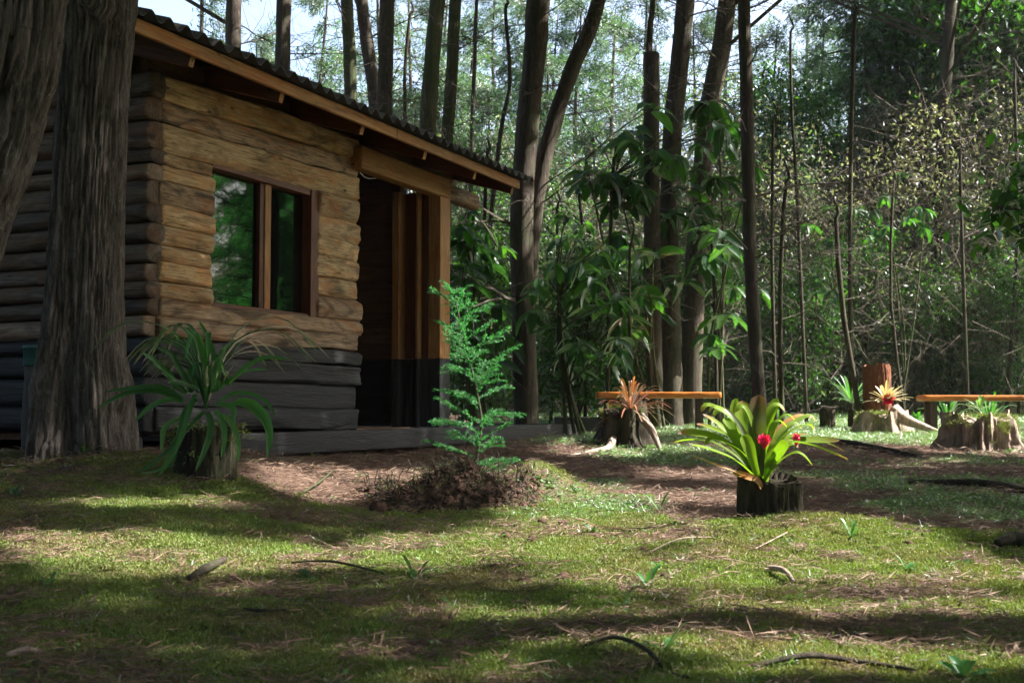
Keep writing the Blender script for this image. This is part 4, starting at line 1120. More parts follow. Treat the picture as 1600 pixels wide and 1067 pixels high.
# ------------------------------------------------------------------ stumps
def stump(name, px, py, Y, w, hpx, mat, label, seed, flare=.25, lobes=.1, jag=.06, cat='tree stump', sides=110, rings=26, top_fn=None, lean=0.0, fur=.16, zoff=0.0, top_mat=None):
    x = at_px(px, Y); z0 = float(gz(x, Y)) + zoff
    k = Y / F_PX; r = w / 2 * k; h = hpx * k
    root = empty(name, (x, Y, z0), 0, label, cat)
    a = np.arange(sides) * 2 * np.pi / sides; ca, sa = np.cos(a), np.sin(a)
    topz = h * (1 + (jag / max(h, .1)) * 2 * (fbm(ca * 2.5, sa * 2.5, seed, seed, 3) - .5) * 2)
    if top_fn: topz = topz * top_fn(ca, sa)
    u = np.linspace(0, 1, rings)
    U, A_ = np.meshgrid(u, a, indexing='ij'); Zz = -.06 + U * (topz[None] + .06)
    Rr = r * bark_disp(seed, fur=fur * .75, rscale=2.6, lobes=0)(A_, U, Zz / max(r, .05) * .15 + seed)
    Rr = Rr * (1 + lobes * np.cos(A_ * 5 + seed) + lobes * .6 * np.cos(A_ * 8 + 2 * seed)) * (1 + flare * np.exp(-U * 4.5) * (1 + .6 * np.cos(A_ * 5 + seed)))
    v = np.stack([Rr * np.cos(A_) + lean * Zz, Rr * np.sin(A_), Zz], -1)
    var = np.clip(.5 + (U - .5) * .2, 0, 1)
    g = Geo(); i, j = np.meshgrid(np.arange(rings - 1), np.arange(sides), indexing='ij')
    q = np.stack([i * sides + j, i * sides + (j + 1) % sides, (i + 1) * sides + (j + 1) % sides, (i + 1) * sides + j], -1).reshape(-1, 4)
    g.add(v.reshape(-1, 3), q, var.ravel()); g.build('bark', mat, root, True)
    # cut surface: rings of vertices going in
    g = Geo(); rows = [v[-1]]
    cen = v[-1].mean(0) - [0, 0, .02]
    for f in (.9, .6, .3): rows.append(cen + (v[-1] - cen) * f * np.array([1, 1, .5]) - [0, 0, .012] + rng.normal(0, .004, v[-1].shape))
    V = np.concatenate(rows + [cen[None]]); qs = []
    for rI in range(3):
        for s in range(sides): qs.append([rI * sides + s, rI * sides + (s + 1) % sides, (rI + 1) * sides + (s + 1) % sides, (rI + 1) * sides + s])
    tri = np.array([[3 * sides + s, 3 * sides + (s + 1) % sides, 4 * sides] for s in range(sides)])
    g.add(V, [np.array(qs), tri], .4); g.build('cut_top', top_mat or mat, root, True)
    return root, h
# bromeliad stump in front
s1, h1 = stump('stump', 1202, 826, 4.5, 92, 66, M['bark_dark'], 'dark fluted stump in front carrying the big green bromeliad', 3, .16, .05, .012, fur=.18,
               top_fn=lambda c, s: 1 + .30 * (1 - sstep(-.7, .1, c)) + .10 * s)
# moss fringe and roots on it
s2, h2 = stump('stump', 326, 735, 5.35, 88, 74, M['bark_dark'], 'dark mossy stump under the arching strap-leaved plant near the cabin', 8, .1, .07, .02)
s3, h3 = stump('stump', 972, 700, 10.0, 62, 58, M['bark_dark'], 'old broken stump under the red spiky plant, left of the benches', 12, .7, .2, .08, top_fn=lambda c, s: 1 + .25 * sstep(-.2, .5, c))
s4, h4 = stump('stump', 1370, 668, 14.5, 42, 100, M['bark_red'], 'tall straight rust-brown stump on the lawn edge', 17, .05, .02, .02)
s5, h5 = stump('stump', 1372, 668, 13.6, 66, 32, M['bark_pale'], 'low mossy stump with a long root, carrying the red-centred star plant', 19, .5, .2, .04)
s6, h6 = stump('stump', 1292, 660, 15.0, 23, 32, M['bark_dark'], 'short dark stump left of the rusty upright one', 23, .05, .03, .01)
s7, h7 = stump('stump', 1334, 658, 15.2, 20, 28, M['bark_dark'], 'short dark stump under the dark strap-leaved plant', 27, .05, .03, .01)
s8, h8 = stump('stump', 1530, 705, 10.0, 92, 52, M['bark_pale'], 'broad pale weathered stump with moss and deep roots at the right', 29, .5, .15, .05, fur=.34, sides=120, rings=40)
s9, h9 = stump('stump', 1650, 690, 11.0, 70, 40, M['bark_pale'], 'low pale stump at the right edge behind the broad one', 33, .2, .1, .03)
for s_, sd in ((s1, 1), (s5, 2), (s8, 3), (s2, 4), (s3, 5)):
    # moss tufts sitting on the stump
    if s_ is s1: continue
    g = Geo(); R_ = {s1: .12, s5: .23, s8: .27, s2: .16, s3: .15}[s_]; H_ = {s1: h1, s5: h5, s8: h8, s2: h2, s3: h3}[s_]
    n = {s2: 26, s3: 60, s5: 110, s8: 120}[s_]
    a = rng.uniform(0, 6.28, n); cz_ = H_ * np.clip(rng.beta(4, 1.6, n), 0, 1.0) if s_ not in (s1,) else H_ * rng.beta(1.1, 2.5, n)
    rr = R_ * np.where(rng.random(n) < .35, rng.random(n), 1.0) * 1.02; top_ = rr < R_; cz_ = np.where(top_, H_, cz_)
    C_ = np.stack([rr * np.cos(a), rr * np.sin(a), cz_], -1); per = 26; N = n * per
    pos = np.repeat(C_, per, 0) + rng.normal(0, .014, (N, 3)); d = unit(np.repeat(np.stack([np.cos(a), np.sin(a), .6 + 0 * a], -1), per, 0) + rng.normal(0, .6, (N, 3)))
    g.leaves(pos, d, rand_dirs(N), rng.uniform(.012, .026, N), .006, rng.uniform(.4, 1, N)); o = g.build('moss_cover', M['moss'], s_); o['kind'] = 'stuff'
def root_obj(name, pts, rad, mat, label, cat, parent=None, sides=12, seed=1, fur=.2):
    p = smooth_path(np.array(pts), 30)
    if parent is None:
        c = p.mean(0); o = empty_loc = c
    g = Geo(); g.tube(p, np.interp(np.linspace(0, 1, 30), np.linspace(0, 1, len(rad)), rad), sides, disp=bark_disp(seed, fur=fur))
    if parent is not None: return rebase(g, parent).build(name, mat, parent, True)
    g.v = [v - c for v in g.v]
    return tag(g.build(name, mat, None, True, loc=[float(t) for t in c]), label, cat)
def gp(px, py, up=.01, Y=None):
    p = ground_hit(px, py); p[2] = float(gz(p[0], p[1])) + up; return p
# the long root of the star-plant stump, roots of the broken stump
r5 = [P(1395, 640, 13.5), P(1415, 655, 13.4), P(1438, 664, 13.3), P(1468, 672, 13.2)]; r5[-1][2] = float(gz(r5[-1][0], 13.2)); root_obj('root', r5, [.085, .065, .045, .02], M['bark_pale'], '', '', s5, seed=4)
r3 = [P(1000, 650, 9.9), P(1018, 672, 9.8), P(1032, 688, 9.7)]; r3[-1][2] = float(gz(r3[-1][0], 9.7)); root_obj('root', r3, [.04, .03, .012], M['bark_pale'], '', '', s3, seed=5)
root_obj('root', [gp(958, 692, .08), gp(952, 703, .02), gp(925, 710, .01), gp(880, 713, .0)], [.05, .03, .022, .012], M['bark_pale'], '', '', s3, seed=6)
for k, (pts, rad, mt, lb) in enumerate([
    ([gp(1285, 693, .03), gp(1340, 700, .03), gp(1400, 710, .02), gp(1440, 716, .01)], [.02, .036, .032, .015], 'bark_dark', 'dark fallen branch lying in shade in front of the sunny lawn'),
    ([gp(1420, 757, .02), gp(1480, 760, .03), gp(1540, 764, .03), gp(1620, 772, .02)], [.012, .022, .02, .025], 'bark_dark', 'thin dark root snaking over the ground at the right'),
    ([gp(1558, 858, .02), gp(1585, 853, .03), gp(1620, 856, .02)], [.012, .03, .02], 'bark_dark', 'small dark piece of wood at the right edge of the bare earth')]):
    root_obj('fallen_branch', pts, rad, M[mt], lb, 'fallen branch', seed=70 + k)
for k, (pts, rad, lb) in enumerate([
    ([gp(295, 908, .012), gp(320, 897, .02), gp(352, 882, .02)], [.008, .013, .007], 'flat piece of bark lying on the moss at the left'),
    ([gp(905, 1018, .006), gp(960, 1014, .02), gp(1010, 1028, .02), gp(1040, 1048, .006), gp(1075, 1060, .005)], [.003, .0045, .005, .0045, .003], 'thin curved dark twig on the moss in front'),
    ([gp(455, 893, .03), gp(520, 896, .03), gp(600, 907, .02)], [.003, .004, .003], 'thin green-grey stick lying across the shaded moss'),
    ([gp(1175, 1050, .01), gp(1260, 1040, .02), gp(1330, 1042, .01), gp(1430, 1052, .01)], [.004, .006, .005, .003], 'long thin dark twig at the lower right'),
    ([gp(1180, 862, .01), gp(1230, 845, .03)], [.002, .003], 'thin straight straw in front of the bromeliad stump'),
    ([gp(470, 775, .01), gp(500, 762, .03), gp(520, 755, .06)], [.004, .006, .003], 'small bent twig between the strap plant and the soil heap'),
    ([gp(1010, 868, .01), gp(1060, 850, .02), gp(1110, 846, .01)], [.002, .003, .002], 'short pale twig left of the bromeliad stump'),
    ([gp(10, 1035, .01), gp(40, 1030, .015), gp(70, 1026, .01)], [.006, .007, .003], 'short pale stick at the lower left'),
    ([gp(380, 955, .01), gp(410, 962, .015), gp(450, 960, .01)], [.003, .004, .002], 'small dark twig in the shaded moss at the left'),
    ([gp(1200, 893, .01), gp(1225, 903, .02), gp(1240, 915, .01)], [.007, .009, .005], 'curled dry bark strip on the sunny moss below the bromeliad')]):
    root_obj('twig', pts, rad, M['bark_dark'] if k in (1, 3, 8) else M['bark_pale'] if k in (4, 6, 7, 9) else M['bark'] if k == 0 else M['bark_moss'], lb, 'twig', sides=6, seed=80 + k)

# ------------------------------------------------------------------ bromeliad on the stump
def brom_mat(name, stops, tip):
    return leaf_mat(name, stops, (1.5, 2.2, .45), .28, .42, .16)
M['brom'] = leaf_mat('bromeliad_leaf', [(0, (.10, .12, .035)), (.35, (.13, .20, .03)), (.65, (.19, .27, .04)), (.84, (.3, .25, .08)), (.94, (.34, .17, .13)), (1, (.45, .28, .24))], (1.5, 1.9, .35), .4, .5, .025)
M['brom_dark'] = leaf_mat('bromeliad_dark_leaf', [(0, (.05, .07, .03)), (.5, (.06, .08, .03)), (1, (.13, .06, .04))], (1.6, 1.6, .5), .3, .35, .14)
M['brom_dead'] = leaf_mat('dead_leaf', [(0, (.22, .12, .05)), (1, (.55, .28, .10))], (1.4, 1.1, .5), .5, .3, .06)
M['red'] = leaf_mat('red_bract', [(0, (.6, .02, .10)), (1, (.75, .04, .14))], (1.4, .6, .8), .35, .35, .1)
M['star'] = leaf_mat('star_plant_leaf', [(0, (.6, .3, .22)), (.25, (.6, .46, .33)), (.46, (.55, .46, .3)), (1, (.55, .5, .34))], (1.3, 1.2, .5), .35, .4, .1)
M['redspike'] = leaf_mat('reddish_spiky_leaf', [(0, (.10, .10, .04)), (.4, (.22, .12, .06)), (.75, (.3, .085, .07)), (1, (.42, .22, .10))], (1.4, 1.2, .5), .4, .4, .1)
STRAP = [(0, .6), (.2, .8), (.5, 1), (.8, .9), (.93, .55), (1, .05)]
BROAD = [(0, .45), (.25, .6), (.6, 1), (.85, .95), (.95, .6), (1, .05)]
YB = 4.46
root = empty('bromeliad', P(1188, 748, YB), 0, 'big green bromeliad with pink-tipped leaves and red centre growing on the front stump', 'plant')
bz = [ # control points (px, py, depth offset), width m, material, tip variation
 ([(1190, 750, 0), (1186, 700, .0), (1183, 660, -.01), (1186, 617, .02)], .088, 'brom_dark', 1),
 ([(1188, 748, .01), (1172, 700, .03), (1160, 660, .05), (1160, 626, .06)], .082, 'brom', .86),
 ([(1192, 748, .02), (1195, 700, .06), (1200, 655, .09), (1215, 622, .10)], .055, 'brom', .6),
 ([(1185, 748, 0), (1165, 710, -.02), (1145, 680, -.02), (1132, 652, 0)], .060, 'brom', .6),
 ([(1185, 748, .02), (1160, 700, .06), (1148, 650, .1), (1150, 622, .12)], .05, 'brom', .55),
 ([(1188, 748, -.01), (1172, 700, -.05), (1152, 660, -.08), (1130, 637, -.08)], .028, 'brom_dark', .95),
 ([(1184, 748, 0), (1150, 705, 0), (1120, 685, 0), (1085, 677, .01), (1060, 676, .02)], .050, 'brom', 1.1),
 ([(1184, 748, .02), (1148, 712, .06), (1110, 690, .1), (1075, 688, .1), (1052, 692, .1)], .040, 'brom', 1.1),
 ([(1184, 750, -.02), (1150, 720, -.08), (1110, 703, -.12), (1080, 695, -.14)], .045, 'brom', .8),
 ([(1184, 748, .03), (1155, 700, .12), (1125, 665, .16), (1098, 647, .18)], .038, 'brom', 1.05),
 ([(1180, 752, -.04), (1150, 738, -.1), (1115, 725, -.12), (1082, 712, -.13)], .022, 'brom_dead', 1),
 ([(1190, 762, -.06), (1182, 750, -.08), (1160, 742, -.07), (1145, 738, -.05)], .035, 'brom_dead', .4),
 ([(1194, 748, -.02), (1212, 710, -.08), (1235, 692, -.1), (1265, 695, -.11), (1300, 708, -.1), (1325, 718, -.1)], .048, 'brom', 1.1),
 ([(1196, 748, 0), (1215, 705, .03), (1245, 690, .05), (1280, 688, .06), (1312, 688, .07)], .050, 'brom', 1.0),
 ([(1196, 750, -.04), (1218, 722, -.13), (1240, 708, -.17), (1255, 712, -.18), (1270, 728, -.18)], .045, 'brom', .85),
 ([(1194, 748, .04), (1205, 700, .14), (1225, 665, .18), (1250, 650, .2), (1272, 655, .22)], .042, 'brom_dead', .5),
 ([(1194, 748, .02), (1208, 705, .05), (1222, 690, .06), (1240, 682, .07), (1262, 678, .07)], .045, 'brom', .98),
 ([(1195, 748, -.04), (1205, 725, -.1), (1222, 700, -.14), (1230, 690, -.15)], .055, 'brom', .7),
 ([(1196, 748, .04), (1215, 700, .12), (1250, 685, .16), (1290, 692, .18), (1320, 705, .18)], .04, 'brom', 1.1),
 ([(1186, 755, -.04), (1176, 720, -.08), (1168, 695, -.09), (1160, 680, -.09)], .062, 'brom', .5),
 ([(1196, 752, -.05), (1200, 725, -.1), (1208, 700, -.12), (1212, 686, -.12)], .055, 'brom', .5),
 ([(1184, 748, .03), (1150, 690, .13), (1115, 670, .2), (1088, 662, .24)], .036, 'brom', 1.1),
]
for k, (c, w, mt, tv) in enumerate(bz):
    g = Geo(); n = 18; u = np.linspace(0, 1, n)
    vr = .25 + .2 * rng.random() + (tv - .35) * u ** 3.2
    ctrl = [P(a, b, YB + d) for a, b, d in c]
    upv = np.array([0, -.9, .5]) if abs(c[-1][0] - c[0][0]) < 60 else np.array([0, -.35, 1])
    ribbon(g, ctrl, w * .78, BROAD if w > .05 else STRAP, n, .30, upv, vr, twist=rng.normal(0, .35), off=root.location)
    g.build('leaf', M[mt], root, True)
for k in range(14):
    sd = 1 if k % 2 else -1; e = (1190 + sd * rng.uniform(20, 80), rng.uniform(628, 700)); dz = rng.uniform(-.06, .2); m0 = (1190 + (e[0] - 1190) * .45, 748 + (e[1] - 748) * .72)
    g = Geo(); u = np.linspace(0, 1, 14)
    ribbon(g, [P(1190, 750, YB + .01), P(m0[0], m0[1], YB + dz * .6), P(e[0], e[1], YB + dz), P(e[0] + sd * 14, e[1] + 9, YB + dz)], rng.uniform(.024, .038), STRAP, 14, .3, (0, -.4, 1), .2 + .25 * rng.random() + .7 * u ** 4, twist=rng.normal(0, .4), off=root.location)
    g.build('leaf', M['brom'], root, True)
for (cx, cy, dy, n, r) in ((1194, 690, -.10, 10, 10), (1244, 686, -.02, 5, 5)):
    g = Geo()
    for q in range(n):
        a = q / n * 6.283; e = (cx + r * math.cos(a) * 1.1, cy - 3 + r * math.sin(a) * .8)
        ribbon(g, [P(cx, cy + 12, YB + dy), P((cx + e[0]) / 2, (cy + e[1]) / 2 - 2, YB + dy - .015), P(e[0], e[1], YB + dy - .02 + .02 * math.sin(a))], .018, OVAL, 7, .2, (0, -1, .3), .5, off=root.location)
    g.build('red_bract', M['red'], root, True)

# ------------------------------------------------------------------ strap plant near the cabin
YS = 5.3
root = empty('strap_leaved_plant', P(322, 628, YS), 0, 'large arching plant of long narrow dark leaves on the mossy stump near the cabin', 'plant')
def zc(x, y): return (140 + x / 3.811, 500 + y / 3.811)
sl = [[(690, 420), (690, 250), (640, 120), (560, 40)], [(735, 420), (740, 240), (700, 100), (650, 5)], [(765, 420), (780, 290), (775, 180)], [(610, 430), (540, 300), (480, 200), (390, 160)],
      [(560, 430), (470, 330), (380, 240), (310, 195)], [(580, 440), (480, 340), (400, 290), (330, 258)], [(560, 470), (430, 405), (280, 405), (100, 427)], [(550, 480), (400, 425), (220, 440), (45, 525)],
      [(560, 490), (470, 475), (360, 520), (270, 605)], [(630, 440), (600, 520), (570, 620), (520, 760), (440, 900)], [(680, 545), (620, 610), (540, 700), (430, 810), (240, 945)], [(560, 580), (490, 610), (440, 660), (430, 790)],
      [(700, 550), (722, 620), (700, 740), (630, 900)], [(750, 540), (790, 610), (805, 700), (785, 820)], [(790, 560), (850, 630), (885, 730), (885, 850)], [(780, 485), (860, 440), (960, 445), (1050, 490), (1105, 570)],
      [(800, 510), (900, 500), (1000, 560), (1060, 660), (1060, 830)], [(870, 480), (960, 490), (1050, 570), (1080, 680), (1075, 770)], [(820, 390), (920, 290), (1040, 225), (1190, 235)], [(830, 380), (930, 310), (1070, 295)],
      [(800, 370), (830, 310), (870, 255)], [(650, 430), (600, 330), (575, 290)], [(600, 430), (610, 350), (630, 290)], [(520, 410), (480, 330), (440, 270)], [(700, 400), (690, 330), (700, 270)], [(560, 640), (500, 740), (470, 830), (410, 930)],
      [(500, 860), (400, 900), (300, 915)], [(660, 430), (560, 380), (460, 375)], [(720, 430), (780, 400), (800, 380), (870, 330)], [(640, 470), (560, 560), (530, 700), (500, 860)], [(750, 500), (850, 520), (860, 580), (860, 640)]]
for k, c in enumerate(sl):
    n = 20; m_ = len(c); g = Geo()
    e = c[-1]; out = rng.uniform(-.30, .12) if e[1] < 500 else rng.uniform(-.34, -.12)
    if e[0] < 120: out = -.1
    ctrl = [P(*zc(a, b), YS + out * (q / (m_ - 1)) - .03) for q, (a, b) in enumerate(c)]
    ribbon(g, ctrl, rng.uniform(.021, .031), [(0, .75), (.3, 1), (.7, .85), (.9, .5), (1, .04)], n, .3, (0, -1, .7), rng.uniform(.1, .9), twist=rng.normal(0, .35), off=root.location)
    g.build('leaf', M['strap'], root, True)
for k in range(34):   # short leaves of the heart, and far side leaves
    a = rng.uniform(0, 6.283); L = rng.uniform(.15, .5); b = np.array(root.location); d = np.array([math.cos(a), math.sin(a) * .6 + .3, 0])
    g = Geo(); ribbon(g, [b + [0, 0, -.03], b + d * L * .3 + [0, 0, L * .6], b + d * L * .8 + [0, 0, L * .75], b + d * L * 1.2 + [0, 0, L * .45]], .026, STRAP, 12, .35, (0, 0, 1), rng.random(), off=root.location)
    g.build('leaf', M['strap'], root, True)

def rosette(name, base, label, n, L, W, mat, up=(.2, 1.2), cat='plant', prof=STRAP, droop=.6, varr=(0, 1), along=False, face=None):
    root = empty(name, base, 0, label, cat); b = np.array(base, float)
    for k in range(n):
        a = k * 2.39996 + rng.normal(0, .2); e = rng.uniform(*up); l = rng.uniform(*L)
        d = np.array([math.cos(a) * math.cos(e), math.sin(a) * math.cos(e), math.sin(e)])
        if face is not None: d = unit(d + np.asarray(face))
        p = [b, b + d * l * .35, b + d * l * .7 + [0, 0, -droop * l * .06], b + d * l + [0, 0, -droop * l * .3]]
        g = Geo(); ribbon(g, p, W * rng.uniform(.8, 1.15), prof, 9, .3, (0, 0, 1) if e < 1.2 else (0, -1, 0), (np.linspace(0, 1, 9) if along else rng.uniform(*varr)), off=b)
        g.build('leaf', M[mat], root, True)
    return root
b3 = P(985, 640, 9.9)
rosette('spiky_bromeliad', b3, 'spiky reddish bromeliad on the old broken stump left of the left bench', 95, (.2, .42), .015, 'redspike', (-.3, 1.5), droop=.9)
rosette('star_bromeliad', P(1384, 626, 13.45), 'cream star-shaped bromeliad with a bright red centre on the mossy rooted stump', 36, (.2, .32), .032, 'star', (-.1, 1.1), along=True, face=(0, -.75, .1), droop=.3)
rb = [o for o in bpy.data.objects if o.name.startswith('star_bromeliad')][0]
g = Geo(); cc = np.array(rb.location)
for q in range(22):
    a = q * 2.4; rr_ = .085 * math.sqrt((q + 1) / 22)
    e = cc + np.array([math.cos(a) * rr_, -.10, math.sin(a) * rr_ + .02])
    ribbon(g, [cc + [0, 0, 0], (cc + e) / 2 + [0, -.02, 0], e], .035, OVAL, 6, .2, (0, -1, .3), rng.random(), off=cc)
g.build('red_bract', M['red'], rb, True)
rosette('small_bromeliad', P(1530, 640, 9.95), 'small pale green bromeliad growing on top of the broad weathered stump', 15, (.09, .17), .026, 'grass', (.1, 1.3), droop=.4)
rosette('strap_leaved_plant', P(1330, 630, 15.2), 'dark strap-leaved plant spreading from the short stump beside the rusty one', 24, (.35, .6), .035, 'strap', (.1, 1.2))
for k, (px, py, Y, lb, n, L) in enumerate([(1480, 645, 16.5, 'upright strap-leaved plant behind the left end of the right bench', 22, (.4, .8)), (1545, 645, 17, 'upright strap-leaved plant behind the middle of the right bench', 24, (.4, .9)),
        (1640, 655, 15.5, 'green strap-leaved plant at the right edge beyond the broad stump', 22, (.35, .7)), (1160, 645, 15, 'bright strap-leaved plant between the left bench and the slim trunk', 26, (.35, .7)), (920, 650, 14.5, 'bright green low plant behind the spiky reddish one', 18, (.3, .6)),
        (1215, 655, 16, 'low green plant right of the slim trunk at the lawn edge', 18, (.25, .5)), (1430, 655, 15.5, 'low grassy plant at the end of the long root', 16, (.2, .4))]):
    x = at_px(px, Y); rosette('strap_leaved_plant', (x, Y, float(gz(x, Y))), lb, n, (L[0] * .8, L[1] * .75), .034, 'strap', (.5, 1.4), droop=.9)

# ------------------------------------------------------------------ the bright conifer seedling
YC = 6.2
base = P(744, 768, YC)
seed_root = empty('conifer_seedling', base, 0, 'bright green feathery conifer seedling on the soil heap before the doorway', 'young tree')
stem = smooth_path(np.array([P(x, y, YC) for x, y in [(744, 775), (745, 720), (752, 660), (742, 600), (728, 540), (716, 490), (708, 452)]]), 40)
gs = Geo(); gs.tube(stem, np.linspace(.010, .003, 40), 7); gn = Geo()
zt_, zb_ = stem[-1][2], base[2] + .12
A, B, NP, ND = [], [], [], []
nb_ = 44
for k in range(nb_):
    u = (k + .5) / nb_; i = int(4 + u * 35); c = stem[min(i, 39)]
    az = k * 2.39996 + rng.normal(0, .25)
    Lb = (.37 * (1 - u) ** .6 + .04) * rng.uniform(.45, 1.1) * (1 if u > .1 else .75)
    d = np.array([math.cos(az), math.sin(az) * .9, rng.uniform(.1, .5) + u * .5]); p = c.copy(); ns = max(4, int(Lb / .028))
    for s in range(ns):
        q = p + unit(d) * Lb / ns; A.append(p); B.append(q)
        f = s / ns
        if f > .12:
            for sd in (-1, 1):
                if rng.random() < .38: continue
                side = unit(np.cross(d, [0, 0, 1])) * sd; l2 = Lb * .42 * (1.02 - f) * rng.uniform(.6, 1.1) + .02
                sdv = unit(unit(d) * .9 + side * .9 + rng.normal(0, .12, 3) + [0, 0, -.05]); e = q + sdv * l2
                A.append(q); B.append(e)
                m_ = max(4, int(l2 / .0055)); t = np.linspace(.05, 1.05, m_)
                NP.append(q[None] + (e - q)[None] * t[:, None] + [0, 0, -.03] * (t[:, None] ** 2) * .3); ND.append(np.repeat(sdv[None], m_, 0))
        m_ = 6; t = np.linspace(0, 1, m_)
        NP.append(p[None] + (q - p)[None] * t[:, None]); ND.append(np.repeat(unit(d)[None], m_, 0))
        d = d + rng.normal(0, .05, 3) - [0, 0, .012]; p = q
NP = np.concatenate(NP); ND = np.concatenate(ND); rep = 3; N = len(NP) * rep
pos = np.repeat(NP, rep, 0) + rng.normal(0, .001, (N, 3)); dd = unit(np.repeat(ND, rep, 0) * .9 + rng.normal(0, .62, (N, 3)))
zrel = (pos[:, 2] - base[2]) / (zt_ - base[2])
gn.leaves(pos, dd, rand_dirs(N), rng.uniform(.010, .021, N), .0038, np.clip(.5 + .25 * (zrel - .4) + rng.normal(0, .2, N), 0, 1))
gs.sticks(np.array(A), np.array(B), .0022, .0012, .4)
rebase(gn, seed_root).build('needles', M['seedling'], seed_root)['kind'] = 'stuff'
rebase(gs, seed_root).build('stem', M['bark'], seed_root, True)

# ------------------------------------------------------------------ heap of dark soil and roots
hc = gp(700, 800, 0)
hc = np.array([-.30, 5.72, float(gz(-.30, 5.72))])
heap = empty('soil_heap', hc, 0, 'heap of dark dug soil with roots and moss around the seedling', 'soil heap')
def clod(g, c, r, sd, sq=.75):
    nu, nv = 6, 8; u = np.linspace(0, np.pi, nu); v = np.arange(nv) * 2 * np.pi / nv
    U, V_ = np.meshgrid(u, v, indexing='ij'); x, y, z = np.sin(U) * np.cos(V_), np.sin(U) * np.sin(V_), np.cos(U)
    n = .62 + .85 * fbm(x * 1.4 + sd, y * 1.4, z * 1.4, sd, 3) 
    v3 = np.stack([x, y, z * sq], -1) * (n * r)[..., None] + c
    i, j = np.meshgrid(np.arange(nu - 1), np.arange(nv), indexing='ij')
    q = np.stack([i * nv + j, (i + 1) * nv + j, (i + 1) * nv + (j + 1) % nv, i * nv + (j + 1) % nv], -1).reshape(-1, 4)
    g.add(v3.reshape(-1, 3), q, rng.random())
def heap_h(x, y):
    u = (x - hc[0]) / .40; v_ = (y - hc[1]) / .2
    prof = np.clip(1 - np.abs(u) ** 2.4, 0, 1) * np.exp(-v_ ** 2 * 1.1) * (.8 + .35 * np.sin(u * 5 + 1))
    r_ = fbm(x * 16, y * 16, 0, 301, 4) - .5
    return prof * (.105 + .16 * r_) + (prof > .02) * .012 * (fbm(x * 60, y * 60, 0, 302, 2) - .5) * 2 - .02 * (prof < .12)
hx, hy = np.meshgrid(np.linspace(-.46, .46, 150), np.linspace(-.34, .34, 90))
hz_ = heap_h(hx + hc[0], hy + hc[1]) + gz(hx + hc[0], hy + hc[1]) - hc[2]
g = Geo(); i, j = np.meshgrid(np.arange(89), np.arange(149), indexing='ij')
g.add(np.stack([hx, hy, hz_], -1).reshape(-1, 3), np.stack([i * 150 + j, i * 150 + j + 1, (i + 1) * 150 + j + 1, (i + 1) * 150 + j], -1).reshape(-1, 4))
g.build('mound', M['soil'], heap, True)
g = Geo()
for k in range(900):
    u = rng.uniform(-1.1, 1.1); x = hc[0] + u * .40; Yk = hc[1] + rng.normal(-.04, .13)
    z = float(gz(x, Yk)) + max(0, float(heap_h(x, Yk)))
    clod(g, np.array([x, Yk, z]) - hc, rng.uniform(.004, .017) if rng.random() < .93 else rng.uniform(.018, .03), k)
o = g.build('clods', M['soil'], heap, False); o['kind'] = 'stuff'
g = Geo(); n_ = 60; a_ = rng.uniform(-1, 1, n_); xx = hc[0] + .05 + a_ * .4; yy = hc[1] + rng.normal(-.03, .1, n_); kk = 30
C_ = np.stack([xx, yy, gz(xx, yy) + np.maximum(0, heap_h(xx, yy))], -1); pos = np.repeat(C_, kk, 0) + rng.normal(0, .014, (n_ * kk, 3))
g.leaves(pos, unit(rand_dirs(n_ * kk) + [0, 0, .8]), rand_dirs(n_ * kk), rng.uniform(.01, .022, n_ * kk), .004, rng.uniform(.3, 1, n_ * kk)); rebase(g, heap).build('moss_cover', M['moss'], heap)['kind'] = 'stuff'
g = Geo(); A, B, r0 = [], [], []
for k in range(700):
    u = rng.uniform(-1, 1); px = 705 + u * 125; Yk = 5.62 + rng.normal(0, .12); x = at_px(px, Yk)
    z = float(gz(x, Yk)) + max(0, float(heap_h(x, Yk))) + rng.uniform(0, .02)
    p = np.array([x, Yk, z]); d = unit(rng.normal(0, 1, 3) * [1, .6, .7])
    for s in range(3):
        q = p + unit(d) * rng.uniform(.015, .05); A.append(p); B.append(q); r0.append(rng.uniform(.0008, .003)); p = q; d = d + rng.normal(0, .4, 3)
g.sticks(A, B, np.array(r0), np.array(r0) * .7, .3); rebase(g, heap).build('fine_roots', M['bark'], heap)['kind'] = 'stuff'
CL = ['uppermost dark soil lump right of the soil heap', 'dark soil lump beside the uppermost one right of the heap', 'dark lump nearest the front edge of the soil heap', 'dark lump just right of the one nearest the heap', 'small lump below the pair in front of the heap', 'larger lump on sunny moss between heap and bromeliad', 'big dark lump at the left end of the soil heap', 'small lump on the sunny moss nearest the bromeliad stump', 'small lump in shade well below the soil heap', 'tiny lump touching its neighbour right of the heap', 'lump on the moss between the two long shadows', 'lump on the moss crest right of the bromeliad', 'small lump on bare earth behind the bromeliad']
for k, (px, py, r) in enumerate([(848, 820, .020), (880, 822, .019), (790, 843, .021), (832, 846, .018), (815, 885, .013), (880, 908, .020), (590, 800, .04), (1005, 862, .012), (770, 888, .010), (895, 826, .012), (1040, 905, .014), (1420, 852, .015), (1160, 745, .012)]):
    p = gp(px, py, 0); g = Geo(); clod(g, np.zeros(3), r, 500 + k, .8)
    tag(g.build('soil_clod', M['soil'], None, True, loc=(p[0], p[1], p[2] + r * .4)), CL[k], 'soil clod', 'lumps of soil on the moss')
